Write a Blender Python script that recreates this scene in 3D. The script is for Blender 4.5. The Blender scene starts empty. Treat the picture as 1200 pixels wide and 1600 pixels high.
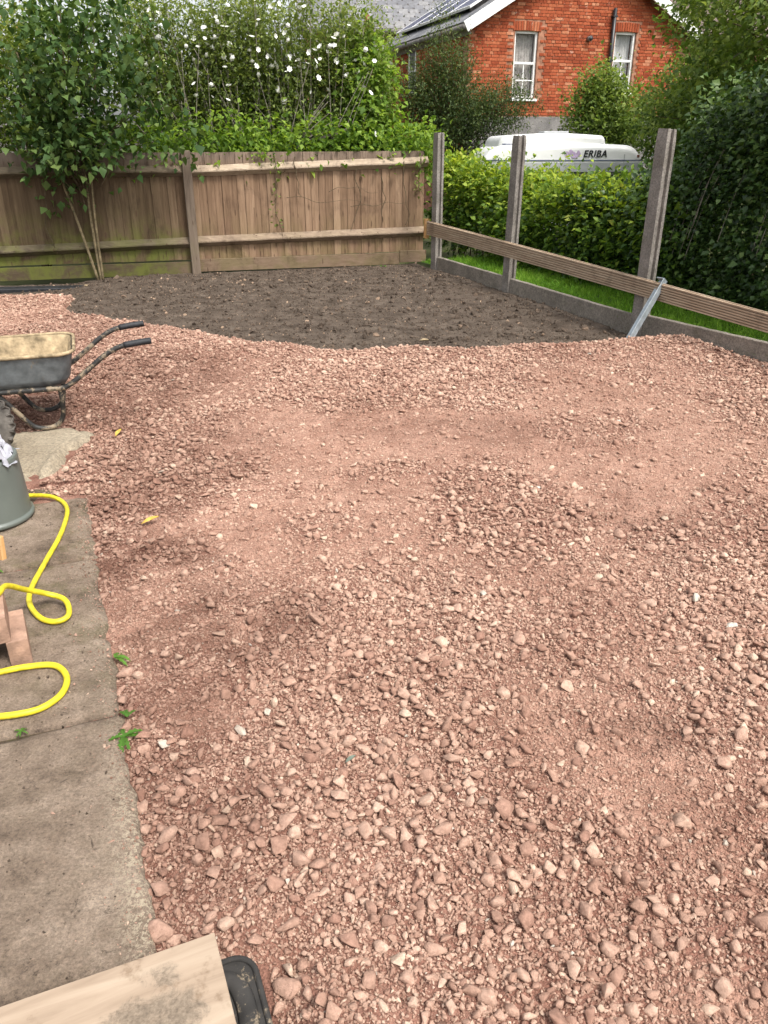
import bpy, bmesh, math, random
import numpy as np
from mathutils import Vector, Matrix, Euler

# ------------------------------------------------------------------ camera, sky, sun, exposure
scene = bpy.context.scene
R = math.radians
cam_d = bpy.data.cameras.new('camera'); cam = bpy.data.objects.new('camera', cam_d)
scene.collection.objects.link(cam)
cam.location = (0, 0, 1.6); cam.rotation_euler = (R(65), 0, 0)
cam_d.sensor_fit = 'VERTICAL'; cam_d.sensor_height = 36.0; cam_d.lens = 36.0 * 1230 / 1600
cam_d.clip_start = 0.05; cam_d.clip_end = 2000
scene.camera = cam
SUN_EL, SUN_AZ = R(56), R(140)          # azimuth clockwise from +Y
world = bpy.data.worlds.new('World'); scene.world = world; world.use_nodes = True
wn = world.node_tree; bg = wn.nodes['Background']
sky = wn.nodes.new('ShaderNodeTexSky'); sky.sky_type = 'NISHITA'; sky.sun_disc = False
sky.sun_elevation = SUN_EL; sky.sun_rotation = SUN_AZ
sky.air_density = 1.0; sky.dust_density = 4.0; sky.ozone_density = 1.0
hs = wn.nodes.new('ShaderNodeHueSaturation'); hs.inputs['Saturation'].default_value = 0.22
wn.links.new(sky.outputs[0], hs.inputs['Color']); wn.links.new(hs.outputs[0], bg.inputs['Color'])
bg.inputs['Strength'].default_value = 0.115
sun_d = bpy.data.lights.new('sun', 'SUN'); sun_d.energy = 1.5; sun_d.angle = R(14); sun_d.color = (1.0, 0.95, 0.88)
sun = bpy.data.objects.new('sun', sun_d); scene.collection.objects.link(sun)
sd = Vector((math.sin(SUN_AZ) * math.cos(SUN_EL), math.cos(SUN_AZ) * math.cos(SUN_EL), math.sin(SUN_EL)))
sun.rotation_euler = sd.to_track_quat('Z', 'Y').to_euler(); sun.location = (3, -3, 12)
vs = scene.view_settings
vs.view_transform = 'Standard'; vs.look = 'None'; vs.gamma = 1.0; vs.use_curve_mapping = False
vs.exposure = 1.25

# ------------------------------------------------------------------ helpers
C = scene.collection
rng = np.random.default_rng(7)
random.seed(7)

def obj(name, me, mat=None, parent=None, loc=None, rot=None, **props):
    o = bpy.data.objects.new(name, me); C.objects.link(o)
    if mat is not None and me is not None and len(me.materials) == 0: me.materials.append(mat)
    if parent is not None: o.parent = parent
    if loc is not None: o.location = loc
    if rot is not None: o.rotation_euler = rot
    for k, v in props.items(): o[k] = v
    return o
def empty(name, loc, rz=0, **props):
    o = bpy.data.objects.new(name, None); C.objects.link(o); o.empty_display_size = .1
    o.location = loc; o.rotation_euler = (0, 0, rz)
    for k, v in props.items(): o[k] = v
    return o
def mesh(name, verts, faces, smooth=False, mats=None):
    me = bpy.data.meshes.new(name)
    me.from_pydata([tuple(map(float, v)) for v in verts], [], [tuple(map(int, f)) for f in faces])
    if smooth: me.polygons.foreach_set('use_smooth', [True] * len(me.polygons))
    me.update(); return me
def fast_mesh(name, V, T, smooth=False):
    """triangles or quads from numpy arrays"""
    V = np.asarray(V, np.float32); T = np.asarray(T, np.int32); k = T.shape[1]
    me = bpy.data.meshes.new(name)
    me.vertices.add(len(V)); me.vertices.foreach_set('co', V.ravel())
    me.loops.add(T.size); me.loops.foreach_set('vertex_index', T.ravel())
    me.polygons.add(len(T)); me.polygons.foreach_set('loop_start', np.arange(0, T.size, k, dtype=np.int32))
    me.polygons.foreach_set('loop_total', np.full(len(T), k, np.int32))
    if smooth: me.polygons.foreach_set('use_smooth', np.ones(len(T), bool))
    me.update(calc_edges=True); me.validate(); return me
class MB:
    def __init__(s): s.v = []; s.f = []
    def add(s, v, f):
        n = len(s.v); s.v += [tuple(map(float, p)) for p in v]; s.f += [tuple(i + n for i in q) for q in f]; return s
    def box(s, x0, x1, y0, y1, z0, z1, M=None):
        v = [Vector(p) for p in ((x0,y0,z0),(x1,y0,z0),(x1,y1,z0),(x0,y1,z0),(x0,y0,z1),(x1,y0,z1),(x1,y1,z1),(x0,y1,z1))]
        if M is not None: v = [M @ p for p in v]
        return s.add(v, [(0,3,2,1),(4,5,6,7),(0,1,5,4),(1,2,6,5),(2,3,7,6),(3,0,4,7)])
    def tube(s, path, rad, sides=8, caps=True):
        P = [Vector(p) for p in path]; n = len(P)
        if not hasattr(rad, '__len__'): rad = [rad] * n
        t0 = (P[1] - P[0]).normalized(); up = Vector((0,0,1)) if abs(t0.z) < .9 else Vector((1,0,0))
        a = t0.cross(up).normalized(); rings = []; base = len(s.v)
        for i in range(n):
            t = (P[min(i+1,n-1)] - P[max(i-1,0)]).normalized()
            a = (a - t * a.dot(t)).normalized(); b = t.cross(a)
            for k in range(sides):
                an = 2*math.pi*k/sides
                s.v.append(tuple(P[i] + (a*math.cos(an) + b*math.sin(an)) * rad[i]))
        for i in range(n-1):
            for k in range(sides):
                k2 = (k+1) % sides
                s.f.append((base+i*sides+k, base+i*sides+k2, base+(i+1)*sides+k2, base+(i+1)*sides+k))
        if caps:
            s.f.append(tuple(base+k for k in reversed(range(sides))))
            s.f.append(tuple(base+(n-1)*sides+k for k in range(sides)))
        return s
    def prism(s, poly, z0, z1, M=None):
        n = len(poly); v = [Vector((p[0],p[1],z0)) for p in poly] + [Vector((p[0],p[1],z1)) for p in poly]
        if M is not None: v = [M @ p for p in v]
        return s.add(v, [tuple(reversed(range(n))), tuple(range(n,2*n))] + [(i,(i+1)%n,n+(i+1)%n,n+i) for i in range(n)])
    def lathe(s, prof, seg=32, c=(0,0)):
        base = len(s.v); m = len(prof)
        for i in range(seg):
            an = 2*math.pi*i/seg
            for r, z in prof: s.v.append((c[0]+r*math.cos(an), c[1]+r*math.sin(an), z))
        for i in range(seg):
            j = (i+1) % seg
            for k in range(m-1): s.f.append((base+i*m+k, base+j*m+k, base+j*m+k+1, base+i*m+k+1))
        return s
    def me(s, name='m', smooth=False, bevel=0, segs=1):
        me = mesh(name, s.v, s.f, smooth)
        bm = bmesh.new(); bm.from_mesh(me); bmesh.ops.recalc_face_normals(bm, faces=bm.faces)
        if bevel:
            es = [e for e in bm.edges if e.is_manifold and e.calc_face_angle(0) > .6]
            bmesh.ops.bevel(bm, geom=es, offset=bevel, segments=segs, affect='EDGES', profile=.6)
        bm.to_mesh(me); bm.free()
        if smooth: me.polygons.foreach_set('use_smooth', [True]*len(me.polygons))
        return me
def shade_auto(me, ang=40):
    me.polygons.foreach_set('use_smooth', [True]*len(me.polygons))
    bm = bmesh.new(); bm.from_mesh(me)
    for e in bm.edges:
        if e.calc_face_angle(0) > R(ang): e.smooth = False
    bm.to_mesh(me); bm.free(); return me
def spline(pts, n=8):
    P = [Vector(p) for p in pts]; out = []
    for i in range(len(P)-1):
        p0 = P[max(i-1,0)]; p1 = P[i]; p2 = P[i+1]; p3 = P[min(i+2,len(P)-1)]
        for k in range(n):
            t = k/n
            out.append(.5*((2*p1)+(p2-p0)*t+(2*p0-5*p1+4*p2-p3)*t*t+(3*p1-p0-3*p2+p3)*t**3))
    out.append(P[-1]); return out

# numpy value noise
def _h(ix, iy, s):
    n = (ix.astype(np.int64)*374761393 + iy.astype(np.int64)*668265263 + s*1442695041) & 0xffffffff
    n = ((n ^ (n >> 13)) * 1274126177) & 0xffffffff
    return ((n ^ (n >> 16)) & 0xffff) / 65535.0
def vnoise(x, y, s=0):
    x = np.asarray(x, float); y = np.asarray(y, float)
    ix = np.floor(x); iy = np.floor(y); fx = x-ix; fy = y-iy
    fx = fx*fx*(3-2*fx); fy = fy*fy*(3-2*fy)
    a = _h(ix,iy,s); b = _h(ix+1,iy,s); c = _h(ix,iy+1,s); d = _h(ix+1,iy+1,s)
    return (a*(1-fx)+b*fx)*(1-fy) + (c*(1-fx)+d*fx)*fy
def fbm(x, y, f, o=4, s=0, g=.5):
    r = 0; a = 1; t = 0
    for i in range(o):
        r = r + a*vnoise(np.asarray(x)*f+17*i, np.asarray(y)*f-9*i, s+i); t += a; a *= g; f *= 2.03
    return r/t
def sstep(a, b, x):
    t = np.clip((np.asarray(x, float)-a)/(b-a), 0, 1); return t*t*(3-2*t)

# ------------------------------------------------------------------ material helpers
class Mat:
    def __init__(s, name, rough=.8, spec=.3):
        s.m = bpy.data.materials.new(name); s.m.use_nodes = True; s.nt = s.m.node_tree; s.nt.nodes.clear()
        s.out = s.n('ShaderNodeOutputMaterial'); s.b = s.n('ShaderNodeBsdfPrincipled')
        s.l(s.b.outputs[0], s.out.inputs['Surface'])
        s.b.inputs['Roughness'].default_value = rough; s.b.inputs['Specular IOR Level'].default_value = spec
    def n(s, t): return s.nt.nodes.new(t)
    def l(s, a, b): s.nt.links.new(a, b)
    def set(s, sock, v):
        if hasattr(v, 'is_linked') or isinstance(v, bpy.types.NodeSocket): s.l(v, sock)
        else: sock.default_value = v
    def coord(s, kind='pos', scale=(1,1,1), rnd=0):
        if kind == 'pos': o = s.n('ShaderNodeNewGeometry').outputs['Position']
        else: o = s.n('ShaderNodeTexCoord').outputs['Object']
        mp = s.n('ShaderNodeMapping'); s.l(o, mp.inputs['Vector']); mp.inputs['Scale'].default_value = scale
        if rnd:
            r = s.math('MULTIPLY', s.rand(), rnd); s.l(r, mp.inputs['Location'])
        return mp.outputs[0]
    def rand(s): return s.n('ShaderNodeObjectInfo').outputs['Random']
    def attr(s, name, ch=None):
        a = s.n('ShaderNodeAttribute'); a.attribute_name = name
        if ch is None: return a.outputs['Fac']
        x = s.n('ShaderNodeSeparateXYZ'); s.l(a.outputs['Vector'], x.inputs[0]); return x.outputs[ch]
    def noise(s, vec, scale, detail=4, rough=.55, dist=0):
        t = s.n('ShaderNodeTexNoise'); s.l(vec, t.inputs['Vector']); t.inputs['Scale'].default_value = scale
        t.inputs['Detail'].default_value = detail; t.inputs['Roughness'].default_value = rough; t.inputs['Distortion'].default_value = dist
        return t.outputs['Fac']
    def voro(s, vec, scale, feat='F1', out='Distance'):
        t = s.n('ShaderNodeTexVoronoi'); t.feature = feat; s.l(vec, t.inputs['Vector']); t.inputs['Scale'].default_value = scale
        return t.outputs[out]
    def math(s, op, a, b=0.0, clamp=False):
        t = s.n('ShaderNodeMath'); t.operation = op; t.use_clamp = clamp; s.set(t.inputs[0], a); s.set(t.inputs[1], b); return t.outputs[0]
    def range(s, v, a, b, c=0.0, d=1.0):
        t = s.n('ShaderNodeMapRange'); t.interpolation_type = 'SMOOTHSTEP'
        s.set(t.inputs['Value'], v); t.inputs['From Min'].default_value = a; t.inputs['From Max'].default_value = b
        t.inputs['To Min'].default_value = c; t.inputs['To Max'].default_value = d; return t.outputs[0]
    def ramp(s, f, stops):
        t = s.n('ShaderNodeValToRGB'); s.set(t.inputs[0], f); e = t.color_ramp.elements
        while len(e) < len(stops): e.new(.5)
        for q, (p, c) in zip(e, stops): q.position = p; q.color = (*c, 1)
        return t.outputs[0]
    def mix(s, f, a, b, mode='MIX'):
        t = s.n('ShaderNodeMix'); t.data_type = 'RGBA'; t.blend_type = mode
        s.set(t.inputs[0], f); s.set(t.inputs[6], a if not isinstance(a, tuple) else (*a[:3], 1)); s.set(t.inputs[7], b if not isinstance(b, tuple) else (*b[:3], 1))
        return t.outputs[2]
    def color(s, c): s.set(s.b.inputs['Base Color'], c if not isinstance(c, tuple) else (*c[:3], 1)); return s
    def rough(s, v): s.set(s.b.inputs['Roughness'], v); return s
    def bump(s, h, strength=.5, dist=.01):
        t = s.n('ShaderNodeBump'); t.inputs['Strength'].default_value = strength; t.inputs['Distance'].default_value = dist
        s.l(h, t.inputs['Height']); s.l(t.outputs[0], s.b.inputs['Normal']); return s
    def sep(s, kind='pos'):
        o = s.n('ShaderNodeNewGeometry').outputs['Position'] if kind == 'pos' else s.n('ShaderNodeTexCoord').outputs['Object']
        x = s.n('ShaderNodeSeparateXYZ'); s.l(o, x.inputs[0]); return x.outputs
    def blob(s, x, y, rx, ry):
        """soft ellipse mask on the ground at world x, y (a stain)"""
        p = s.sep(); a = s.math('DIVIDE', s.math('SUBTRACT', p[0], x), rx); b = s.math('DIVIDE', s.math('SUBTRACT', p[1], y), ry)
        d = s.math('ADD', s.math('MULTIPLY', a, a), s.math('MULTIPLY', b, b))
        return s.range(d, 0.0, 1.0, 1.0, 0.0)

def plain(name, col, rough=.6, spec=.3, var=.12, nscale=8, metal=0, bump=0, bscale=60):
    m = Mat(name, rough, spec); v = m.coord('obj')
    n = m.noise(v, nscale, 5)
    dark = tuple(c*(1-var*1.6) for c in col); lite = tuple(min(1, c*(1+var)) for c in col)
    m.color(m.ramp(n, [(.3, dark), (.7, lite)])); m.b.inputs['Metallic'].default_value = metal
    if bump: m.bump(m.noise(v, bscale, 4), bump, .004)
    return m.m

# damp patches on the crushed stone: x, y, rx, ry, strength
DAMP = [(-1.05, 2.95, .38, .26, .9), (-.62, 2.45, .45, .35, .7), (-1.9, 5.6, .9, 1.2, .75), (-1.0, 2.2, .25, .6, .5), (.82, 1.86, .16, .11, .55),
        (-.55, 1.75, .35, .35, .35), (-1.2, 4.3, .6, .8, .45), (-2.6, 4.8, .8, .7, .8), (.55, 4.6, .7, .3, .35), (1.25, 3.3, .25, .5, .3), (-.72, 1.95, .32, .55, .65), (-1.25, 3.5, .35, .6, .6), (-.45, 1.5, .25, .3, .45), (-2.9, 7.2, .7, .9, .5)]
def stone_mat(name, ground=False):
    m = Mat(name, .92, .2); v = m.coord('pos')
    big = m.noise(v, 1.1, 4, .6, .4); mid = m.noise(v, 9, 5, .6); fine = m.noise(v, 130, 4, .7)
    if ground:
        lo = m.ramp(mid, [(.28, (0.168, 0.080, 0.059)), (.5, (0.253, 0.132, 0.098)), (.72, (0.346, 0.197, 0.149))])
        hi = m.ramp(mid, [(.28, (0.282, 0.156, 0.113)), (.5, (0.371, 0.221, 0.165)), (.72, (0.453, 0.286, 0.219))]); col = m.mix(m.range(m.attr('coarse'), .25, .75), hi, lo)
        g = m.voro(v, 240, 'F1', 'Color'); col = m.mix(.6, col, m.mix(1.0, col, m.ramp(g, [(.1, (.45,.42,.40)), (.9, (1.4,1.38,1.36))]), 'MULTIPLY'))
    else:
        r = m.rand()
        col = m.ramp(r, [(0, (0.320, 0.185, 0.138)), (.3, (0.405, 0.253, 0.190)), (.7, (0.483, 0.317, 0.243)), (.93, (0.544, 0.376, 0.290)), (.997, (0.604, 0.458, 0.352)), (1, (0.544, 0.519, 0.456))])
        sp = m.noise(m.coord('pos'), 60, 4, .7); col = m.mix(1.0, col, m.ramp(sp, [(.3, (.70,.67,.65)), (.65, (1.14,1.14,1.14))]), 'MULTIPLY')
    col = m.mix(1.0, col, m.ramp(big, [(.32, (.86,.82,.80)), (.66, (1.10,1.12,1.12))]), 'MULTIPLY')
    dm = None
    for x, y, rx, ry, k in DAMP:
        b = m.math('MULTIPLY', m.blob(x, y, rx*1.25, ry*1.25), k)
        dm = b if dm is None else m.math('MAXIMUM', dm, b)
    nz = m.range(m.noise(v, 5, 5, .65, .5), .28, .60); dm = m.math('MULTIPLY', dm, nz)
    col = m.mix(dm, col, m.mix(1.0, col, (.43, .36, .34), 'MULTIPLY'))
    m.color(col)
    if ground: m.bump(m.math('ADD', m.noise(v, 90, 5, .7), m.math('MULTIPLY', m.voro(v, 170), .8)), .9, .006)
    else: m.bump(m.math('ADD', fine, m.noise(v, 420, 3, .7)), .75, .004)
    return m.m
M_fines = stone_mat('crushed_stone_fines', True)
M_stone = stone_mat('crushed_stone')

def soil_mat(name, clod=False):
    m = Mat(name, .95, .15); v = m.coord('pos')
    n = m.noise(v, 6, 6, .65)
    col = m.ramp(n, [(.3, (.064, .048, .036)), (.55, (.128, .099, .077)), (.75, (.185, .148, .117))])
    if clod: col = m.mix(1.0, col, m.ramp(m.rand(), [(0, (.7,.68,.66)), (.8, (1.25,1.22,1.2)), (.95, (1.7,1.6,1.5)), (.975, (3.2,2.9,2.6)), (1, (5,4.6,4.1))]), 'MULTIPLY')
    m.color(col); m.bump(m.math('ADD', m.noise(v, 45, 6, .7), m.noise(v, 160, 3, .7)), 1.0, .012)
    return m.m
M_soil = soil_mat('dark_soil'); M_clod = soil_mat('soil_clod', True)

def concrete_mat(name, c0, c1, green=.4, kind='obj', spots=True):
    m = Mat(name, .9, .2); v = m.coord(kind, rnd=9 if kind == 'obj' else 0)
    a = m.noise(v, 3.2, 6, .65, .3); f = m.noise(v, 60, 5, .75); g = m.noise(v, 9, 5, .6)
    col = m.mix(m.range(a, .3, .7), c0, c1)
    col = m.mix(1.0, col, m.ramp(f, [(.3, (.50,.49,.48)), (.7, (1.45,1.42,1.38))]), 'MULTIPLY')
    col = m.mix(m.math('MULTIPLY', m.range(g, .5, .75), green), col, (.065, .068, .022))
    if spots:
        s = m.voro(v, 95); col = m.mix(m.math('MULTIPLY', m.range(s, .12, .2, 1, 0), m.range(m.noise(v, 40, 2), .55, .62)), col, (.55, .48, .40))
    m.color(col); m.bump(m.math('ADD', f, m.noise(v, 200, 3, .7)), .6, .005); return m.m
def slab_mat():
    m = Mat('worn_slab', .92, .2); v = m.coord('pos'); p = m.sep()
    a = m.noise(v, 2.6, 6, .68, .5); b = m.noise(v, 11, 6, .7, .3); f = m.noise(v, 130, 5, .85); g = m.noise(v, 6, 6, .7)
    col = m.ramp(m.math('ADD', m.math('MULTIPLY', a, .6), m.math('MULTIPLY', b, .4)), [(.36, (.095, .070, .051)), (.47, (.205, .156, .117)), (.58, (.285, .223, .171)), (.68, (.39, .315, .247))])
    col = m.mix(1.0, col, m.ramp(f, [(.32, (.50, .49, .48)), (.5, (.97, .96, .95)), (.68, (1.45, 1.4, 1.35))]), 'MULTIPLY')
    far = m.range(p[1], 1.75, 2.6); col = m.mix(m.math('MULTIPLY', m.range(g, .47, .66), m.math('ADD', m.math('MULTIPLY', far, .42), .06)), col, (.070, .066, .020))
    # exposed pale aggregate along the broken edge
    w = m.math('ADD', m.math('MULTIPLY', m.math('ADD', p[0], .50), .926), m.math('MULTIPLY', m.math('SUBTRACT', p[1], 1.17), .378))
    ag = m.math('MULTIPLY', m.range(w, -.11, -.01), m.range(m.noise(v, 110, 5, .75), .49, .56)); ag = m.math('MULTIPLY', ag, m.range(p[1], 2.0, 1.3, .25, 1))
    col = m.mix(ag, col, (.44, .37, .27))
    dk = m.range(m.noise(v, 14, 7, .78, .8), .57, .68, 0, .75); col = m.mix(dk, col, (.045, .032, .025))
    m.color(col); m.bump(m.math('ADD', f, m.math('MULTIPLY', m.noise(v, 28, 5, .7), 1.2)), .9, .007); return m.m
M_slab = slab_mat()
M_dirt = concrete_mat('path_dirt', (.07, .052, .035), (.12, .09, .06), .8, 'pos')
M_cement = concrete_mat('wet_cement', (.24, .20, .145), (.33, .285, .215), 0, 'pos', False)
M_post = concrete_mat('concrete_post', (.165, .15, .136), (.29, .27, .25), .25)
M_gboard = concrete_mat('concrete_board', (.20, .18, .155), (.30, .27, .235), .35)

def fence_mat(name, cols, algae=1.0, grain=(38, 38, 2.2), kind='obj', grey=.6):
    m = Mat(name, .82, .2); v = m.coord(kind, grain, rnd=40); p = m.sep('pos'); w = m.coord('pos')
    g = m.noise(v, 1.0, 6, .65, .6); r = m.rand()
    col = m.ramp(m.math('ADD', m.math('MULTIPLY', g, .72), m.math('MULTIPLY', r, .28)), [(.26, cols[0]), (.5, cols[1]), (.72, cols[2])])
    # left bay is weathered browner and greener; foliage shade is also painted in
    old_shaded = m.range(p[0], -2.2, -3.2)
    col = m.mix(m.math('MULTIPLY', old_shaded, .85), col, m.mix(1.0, col, (.28, .305, .26), 'MULTIPLY'))
    top = m.math('MULTIPLY', m.range(p[2], 1.24, 1.48), grey)
    col = m.mix(top, col, m.ramp(g, [(.3, (.13,.105,.088)), (.7, (.235,.195,.165))]))
    an = m.noise(w, 3.5, 5, .65, .4)
    am = m.math('MULTIPLY', m.range(p[2], .95, .12), m.range(an, .38, .62)); am = m.math('MULTIPLY', am, m.math('ADD', m.math('MULTIPLY', old_shaded, .75), .28))
    col = m.mix(m.math('MULTIPLY', am, algae), col, (.115, .125, .028))
    st = m.noise(m.coord('pos', (1.6, 1.6, .7)), 2.2, 6, .7, .6); col = m.mix(m.range(st, .52, .68, 0, .55), col, m.mix(1.0, col, (.42, .40, .40), 'MULTIPLY'))
    if algae > 0: kn = m.voro(m.coord(kind, (14, 14, 3), rnd=40), 1.0); col = m.mix(m.range(kn, .10, .16, .75, 0), col, (.07, .04, .025))
    m.color(col); m.bump(g, .5, .006); return m.m
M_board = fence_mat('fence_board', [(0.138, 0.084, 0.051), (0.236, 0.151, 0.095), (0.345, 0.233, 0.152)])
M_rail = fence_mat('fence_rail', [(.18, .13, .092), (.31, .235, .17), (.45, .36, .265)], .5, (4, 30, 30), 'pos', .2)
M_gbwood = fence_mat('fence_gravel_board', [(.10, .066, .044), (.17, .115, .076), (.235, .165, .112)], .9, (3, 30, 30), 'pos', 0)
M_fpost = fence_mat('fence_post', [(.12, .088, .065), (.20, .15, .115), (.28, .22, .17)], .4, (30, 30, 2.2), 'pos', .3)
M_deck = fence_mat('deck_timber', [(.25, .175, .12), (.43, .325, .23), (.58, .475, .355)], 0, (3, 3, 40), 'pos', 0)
def wood_mat(name, cols, grain):
    m = Mat(name, .75, .25); v = m.coord('obj', grain); g = m.noise(v, 1, 6, .6, .7); w = m.noise(m.coord('obj'), 9, 5, .65)
    col = m.ramp(g, [(.3, cols[0]), (.52, cols[1]), (.72, cols[2])])
    col = m.mix(m.range(w, .54, .66, 0, .75), col, m.mix(1.0, col, (.50, .44, .38), 'MULTIPLY'))
    if name == 'plywood':
        o = m.sep('obj'); d = None
        for cx, cy, rx, ry, k in ((.12, .06, .05, .035, .8), (.17, .15, .13, .07, 1.0), (.30, .24, .16, .06, .7), (.06, .22, .05, .1, .5)):
            a = m.math('DIVIDE', m.math('SUBTRACT', o[0], cx), rx); b = m.math('DIVIDE', m.math('SUBTRACT', o[1], cy), ry)
            e = m.math('MULTIPLY', m.range(m.math('ADD', m.math('MULTIPLY', a, a), m.math('MULTIPLY', b, b)), 0, 2.2, 1, 0), k); d = e if d is None else m.math('MAXIMUM', d, e)
        mud = m.range(m.math('ADD', m.math('MULTIPLY', d, .42), m.math('MULTIPLY', m.noise(m.coord('obj'), 20, 8, .8, .8), .75)), .60, .78)
        col = m.mix(m.math('MULTIPLY', mud, .85), col, m.ramp(m.noise(m.coord('obj'), 120, 4, .7), [(.35, (.10, .078, .058)), (.65, (.24, .19, .14))]))
    m.color(col); m.bump(g, .25, .003); return m.m
M_ply = wood_mat('plywood', [(.27, .20, .142), (.36, .275, .20), (.42, .335, .25)], (2.5, 26, 26))
M_block = wood_mat('new_wood', [(.46, .24, .09), (.56, .32, .13), (.62, .40, .2)], (26, 26, 3))
M_galv = plain('galvanised_steel', (.36, .41, .44), .5, .5, .2, 14, .35)
def splashed(name, col, rough, amount, sc):
    m = Mat(name, rough, .35); v = m.coord('obj'); n = m.noise(v, 14, 5); k = m.range(m.noise(v, sc, 6, .72, .4), amount-.02, amount+.10)
    c = m.ramp(n, [(.3, tuple(q*.5 for q in col)), (.7, tuple(q*1.2 for q in col))])
    m.color(m.mix(k, c, m.ramp(n, [(.3, (.20, .155, .105)), (.7, (.30, .24, .165))]))); m.bump(m.math('ADD', m.math('MULTIPLY', k, .5), m.noise(v, 70, 4)), .4, .004); return m.m
M_tray = splashed('barrow_steel', (.17, .188, .195), .55, .64, 9)
M_tube = splashed('barrow_tube', (.035, .034, .032), .5, .50, 16)
M_rubber = plain('black_rubber', (.022, .023, .026), .6, .35, .35, 20, 0, .3)
M_tyre = plain('dusty_tyre', (.12, .108, .095), .85, .2, .4, 18, 0, .4)
M_drain = splashed('dusty_black_plastic', (.040, .037, .034), .85, .58, 34)
M_mortar = plain('dried_mortar', (.37, .285, .175), .9, .15, .4, 16, 0, .6, 90)
M_pot = plain('grey_glaze', (.115, .130, .115), .38, .45, .08, 6)
M_sheet = plain('white_plastic', (.38, .38, .42), .4, .45, .06, 8)
M_hose = plain('yellow_hose', (.66, .55, .025), .45, .4, .22, 30)
M_brickloose = plain('loose_brick', (.37, .235, .17), .9, .15, .28, 16, 0, .7, 140)
M_white = plain('white_paint', (.78, .78, .76), .5, .35, .07, 6)
M_caravan = plain('caravan_white', (.80, .80, .79), .35, .5, .04, 4)
M_cargrey = plain('caravan_grey', (.42, .43, .44), .4, .5, .08, 6)
M_dark = plain('dark_trim', (.02, .021, .024), .4, .5, .2, 8)
M_blue = plain('stripe_blue', (.10, .12, .2), .5, .4, .1, 8)
M_text = plain('letter_black', (.02, .02, .025), .5, .4, .1, 8)
M_lilac = plain('decal_lilac', (.52, .40, .60), .5, .4, .2, 30)
M_gutter = plain('old_gutter', (.19, .175, .165), .7, .3, .3, 10)
M_rust = plain('rusty_flue', (.20, .075, .045), .85, .2, .4, 9)
M_bark = plain('grey_bark', (.24, .215, .175), .9, .15, .35, 20, 0, .6)
M_bark2 = plain('brown_bark', (.115, .088, .055), .9, .15, .35, 20, 0, .6)
M_tan = plain('tan_bark', (.21, .165, .095), .85, .2, .35, 20, 0, .5)
M_sliver = plain('grey_green', (.16, .19, .15), .8, .2, .2, 30)
M_petal = plain('white_petal', (.80, .80, .74), .6, .3, .05, 10)
M_yleaf = plain('fallen_leaf', (.55, .36, .08), .8, .2, .25, 40)
M_curtain = plain('net_curtain', (.62, .58, .54), .9, .1, .25, 14)
M_render = concrete_mat('grey_render', (.15, .145, .145), (.24, .23, .225), .1, 'pos', False)
M_shed = plain('weathered_shed', (.30, .265, .255), .85, .2, .2, 10)
M_btile = plain('brown_tile', (.15, .115, .10), .85, .2, .3, 5)
def slate_mat():
    m = Mat('slate', .55, .4); r = m.rand(); v = m.coord('pos'); n = m.noise(v, 7, 5)
    col = m.ramp(r, [(0, (.13,.132,.145)), (.6, (.185,.185,.195)), (1, (.25,.245,.245))])
    m.color(m.mix(1.0, col, m.ramp(n, [(.3, (.72,.72,.70)), (.7, (1.15,1.15,1.15))]), 'MULTIPLY')); m.bump(n, .3, .01); return m.m
M_slate = slate_mat()
def brick_mat(name, attr):
    m = Mat(name, .9, .15); v = m.coord('pos'); r = m.attr('rnd') if attr else m.rand(); n = m.noise(v, 22, 5, .65); b = m.noise(v, 1.6, 3)
    col = m.ramp(r, [(0, (.245, .055, .025)), (.3, (.325, .078, .034)), (.65, (.39, .102, .046)), (.9, (.42, .135, .064)), (1, (.52, .23, .13))])
    col = m.mix(1.0, col, m.ramp(n, [(.3, (.72,.70,.68)), (.7, (1.12,1.12,1.12))]), 'MULTIPLY')
    col = m.mix(m.range(m.noise(v, 6, 6, .75), .60, .68, 0, .6), col, (.62, .42, .32))
    col = m.mix(1.0, col, m.ramp(b, [(.3, (.88,.85,.85)), (.7, (1.08,1.08,1.08))]), 'MULTIPLY')
    m.color(col); m.bump(n, .4, .006); return m.m
M_brick = brick_mat('red_brick', False); M_brick_a = brick_mat('red_brick_mass', True)
M_joint = plain('mortar_joint', (.34, .17, .11), .95, .1, .3, 12)
def glass_mat():
    m = Mat('window_glass', .06, .5); m.color((.05, .055, .06)); m.b.inputs['Alpha'].default_value = .16; return m.m
M_glass = glass_mat()
def solar_mat():
    m = Mat('solar_cells', .42, .22); p = m.coord('obj', (1, 1, 1))
    t = m.n('ShaderNodeTexBrick'); m.l(p, t.inputs['Vector']); t.offset = 0; t.inputs['Scale'].default_value = 1
    t.inputs['Brick Width'].default_value = .155; t.inputs['Row Height'].default_value = .155; t.inputs['Mortar Size'].default_value = .006
    t.inputs['Color1'].default_value = (.030, .034, .075, 1); t.inputs['Color2'].default_value = (.038, .04, .085, 1); t.inputs['Mortar'].default_value = (.35, .36, .42, 1)
    m.color(t.outputs[0]); return m.m
M_solar = solar_mat()

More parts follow.
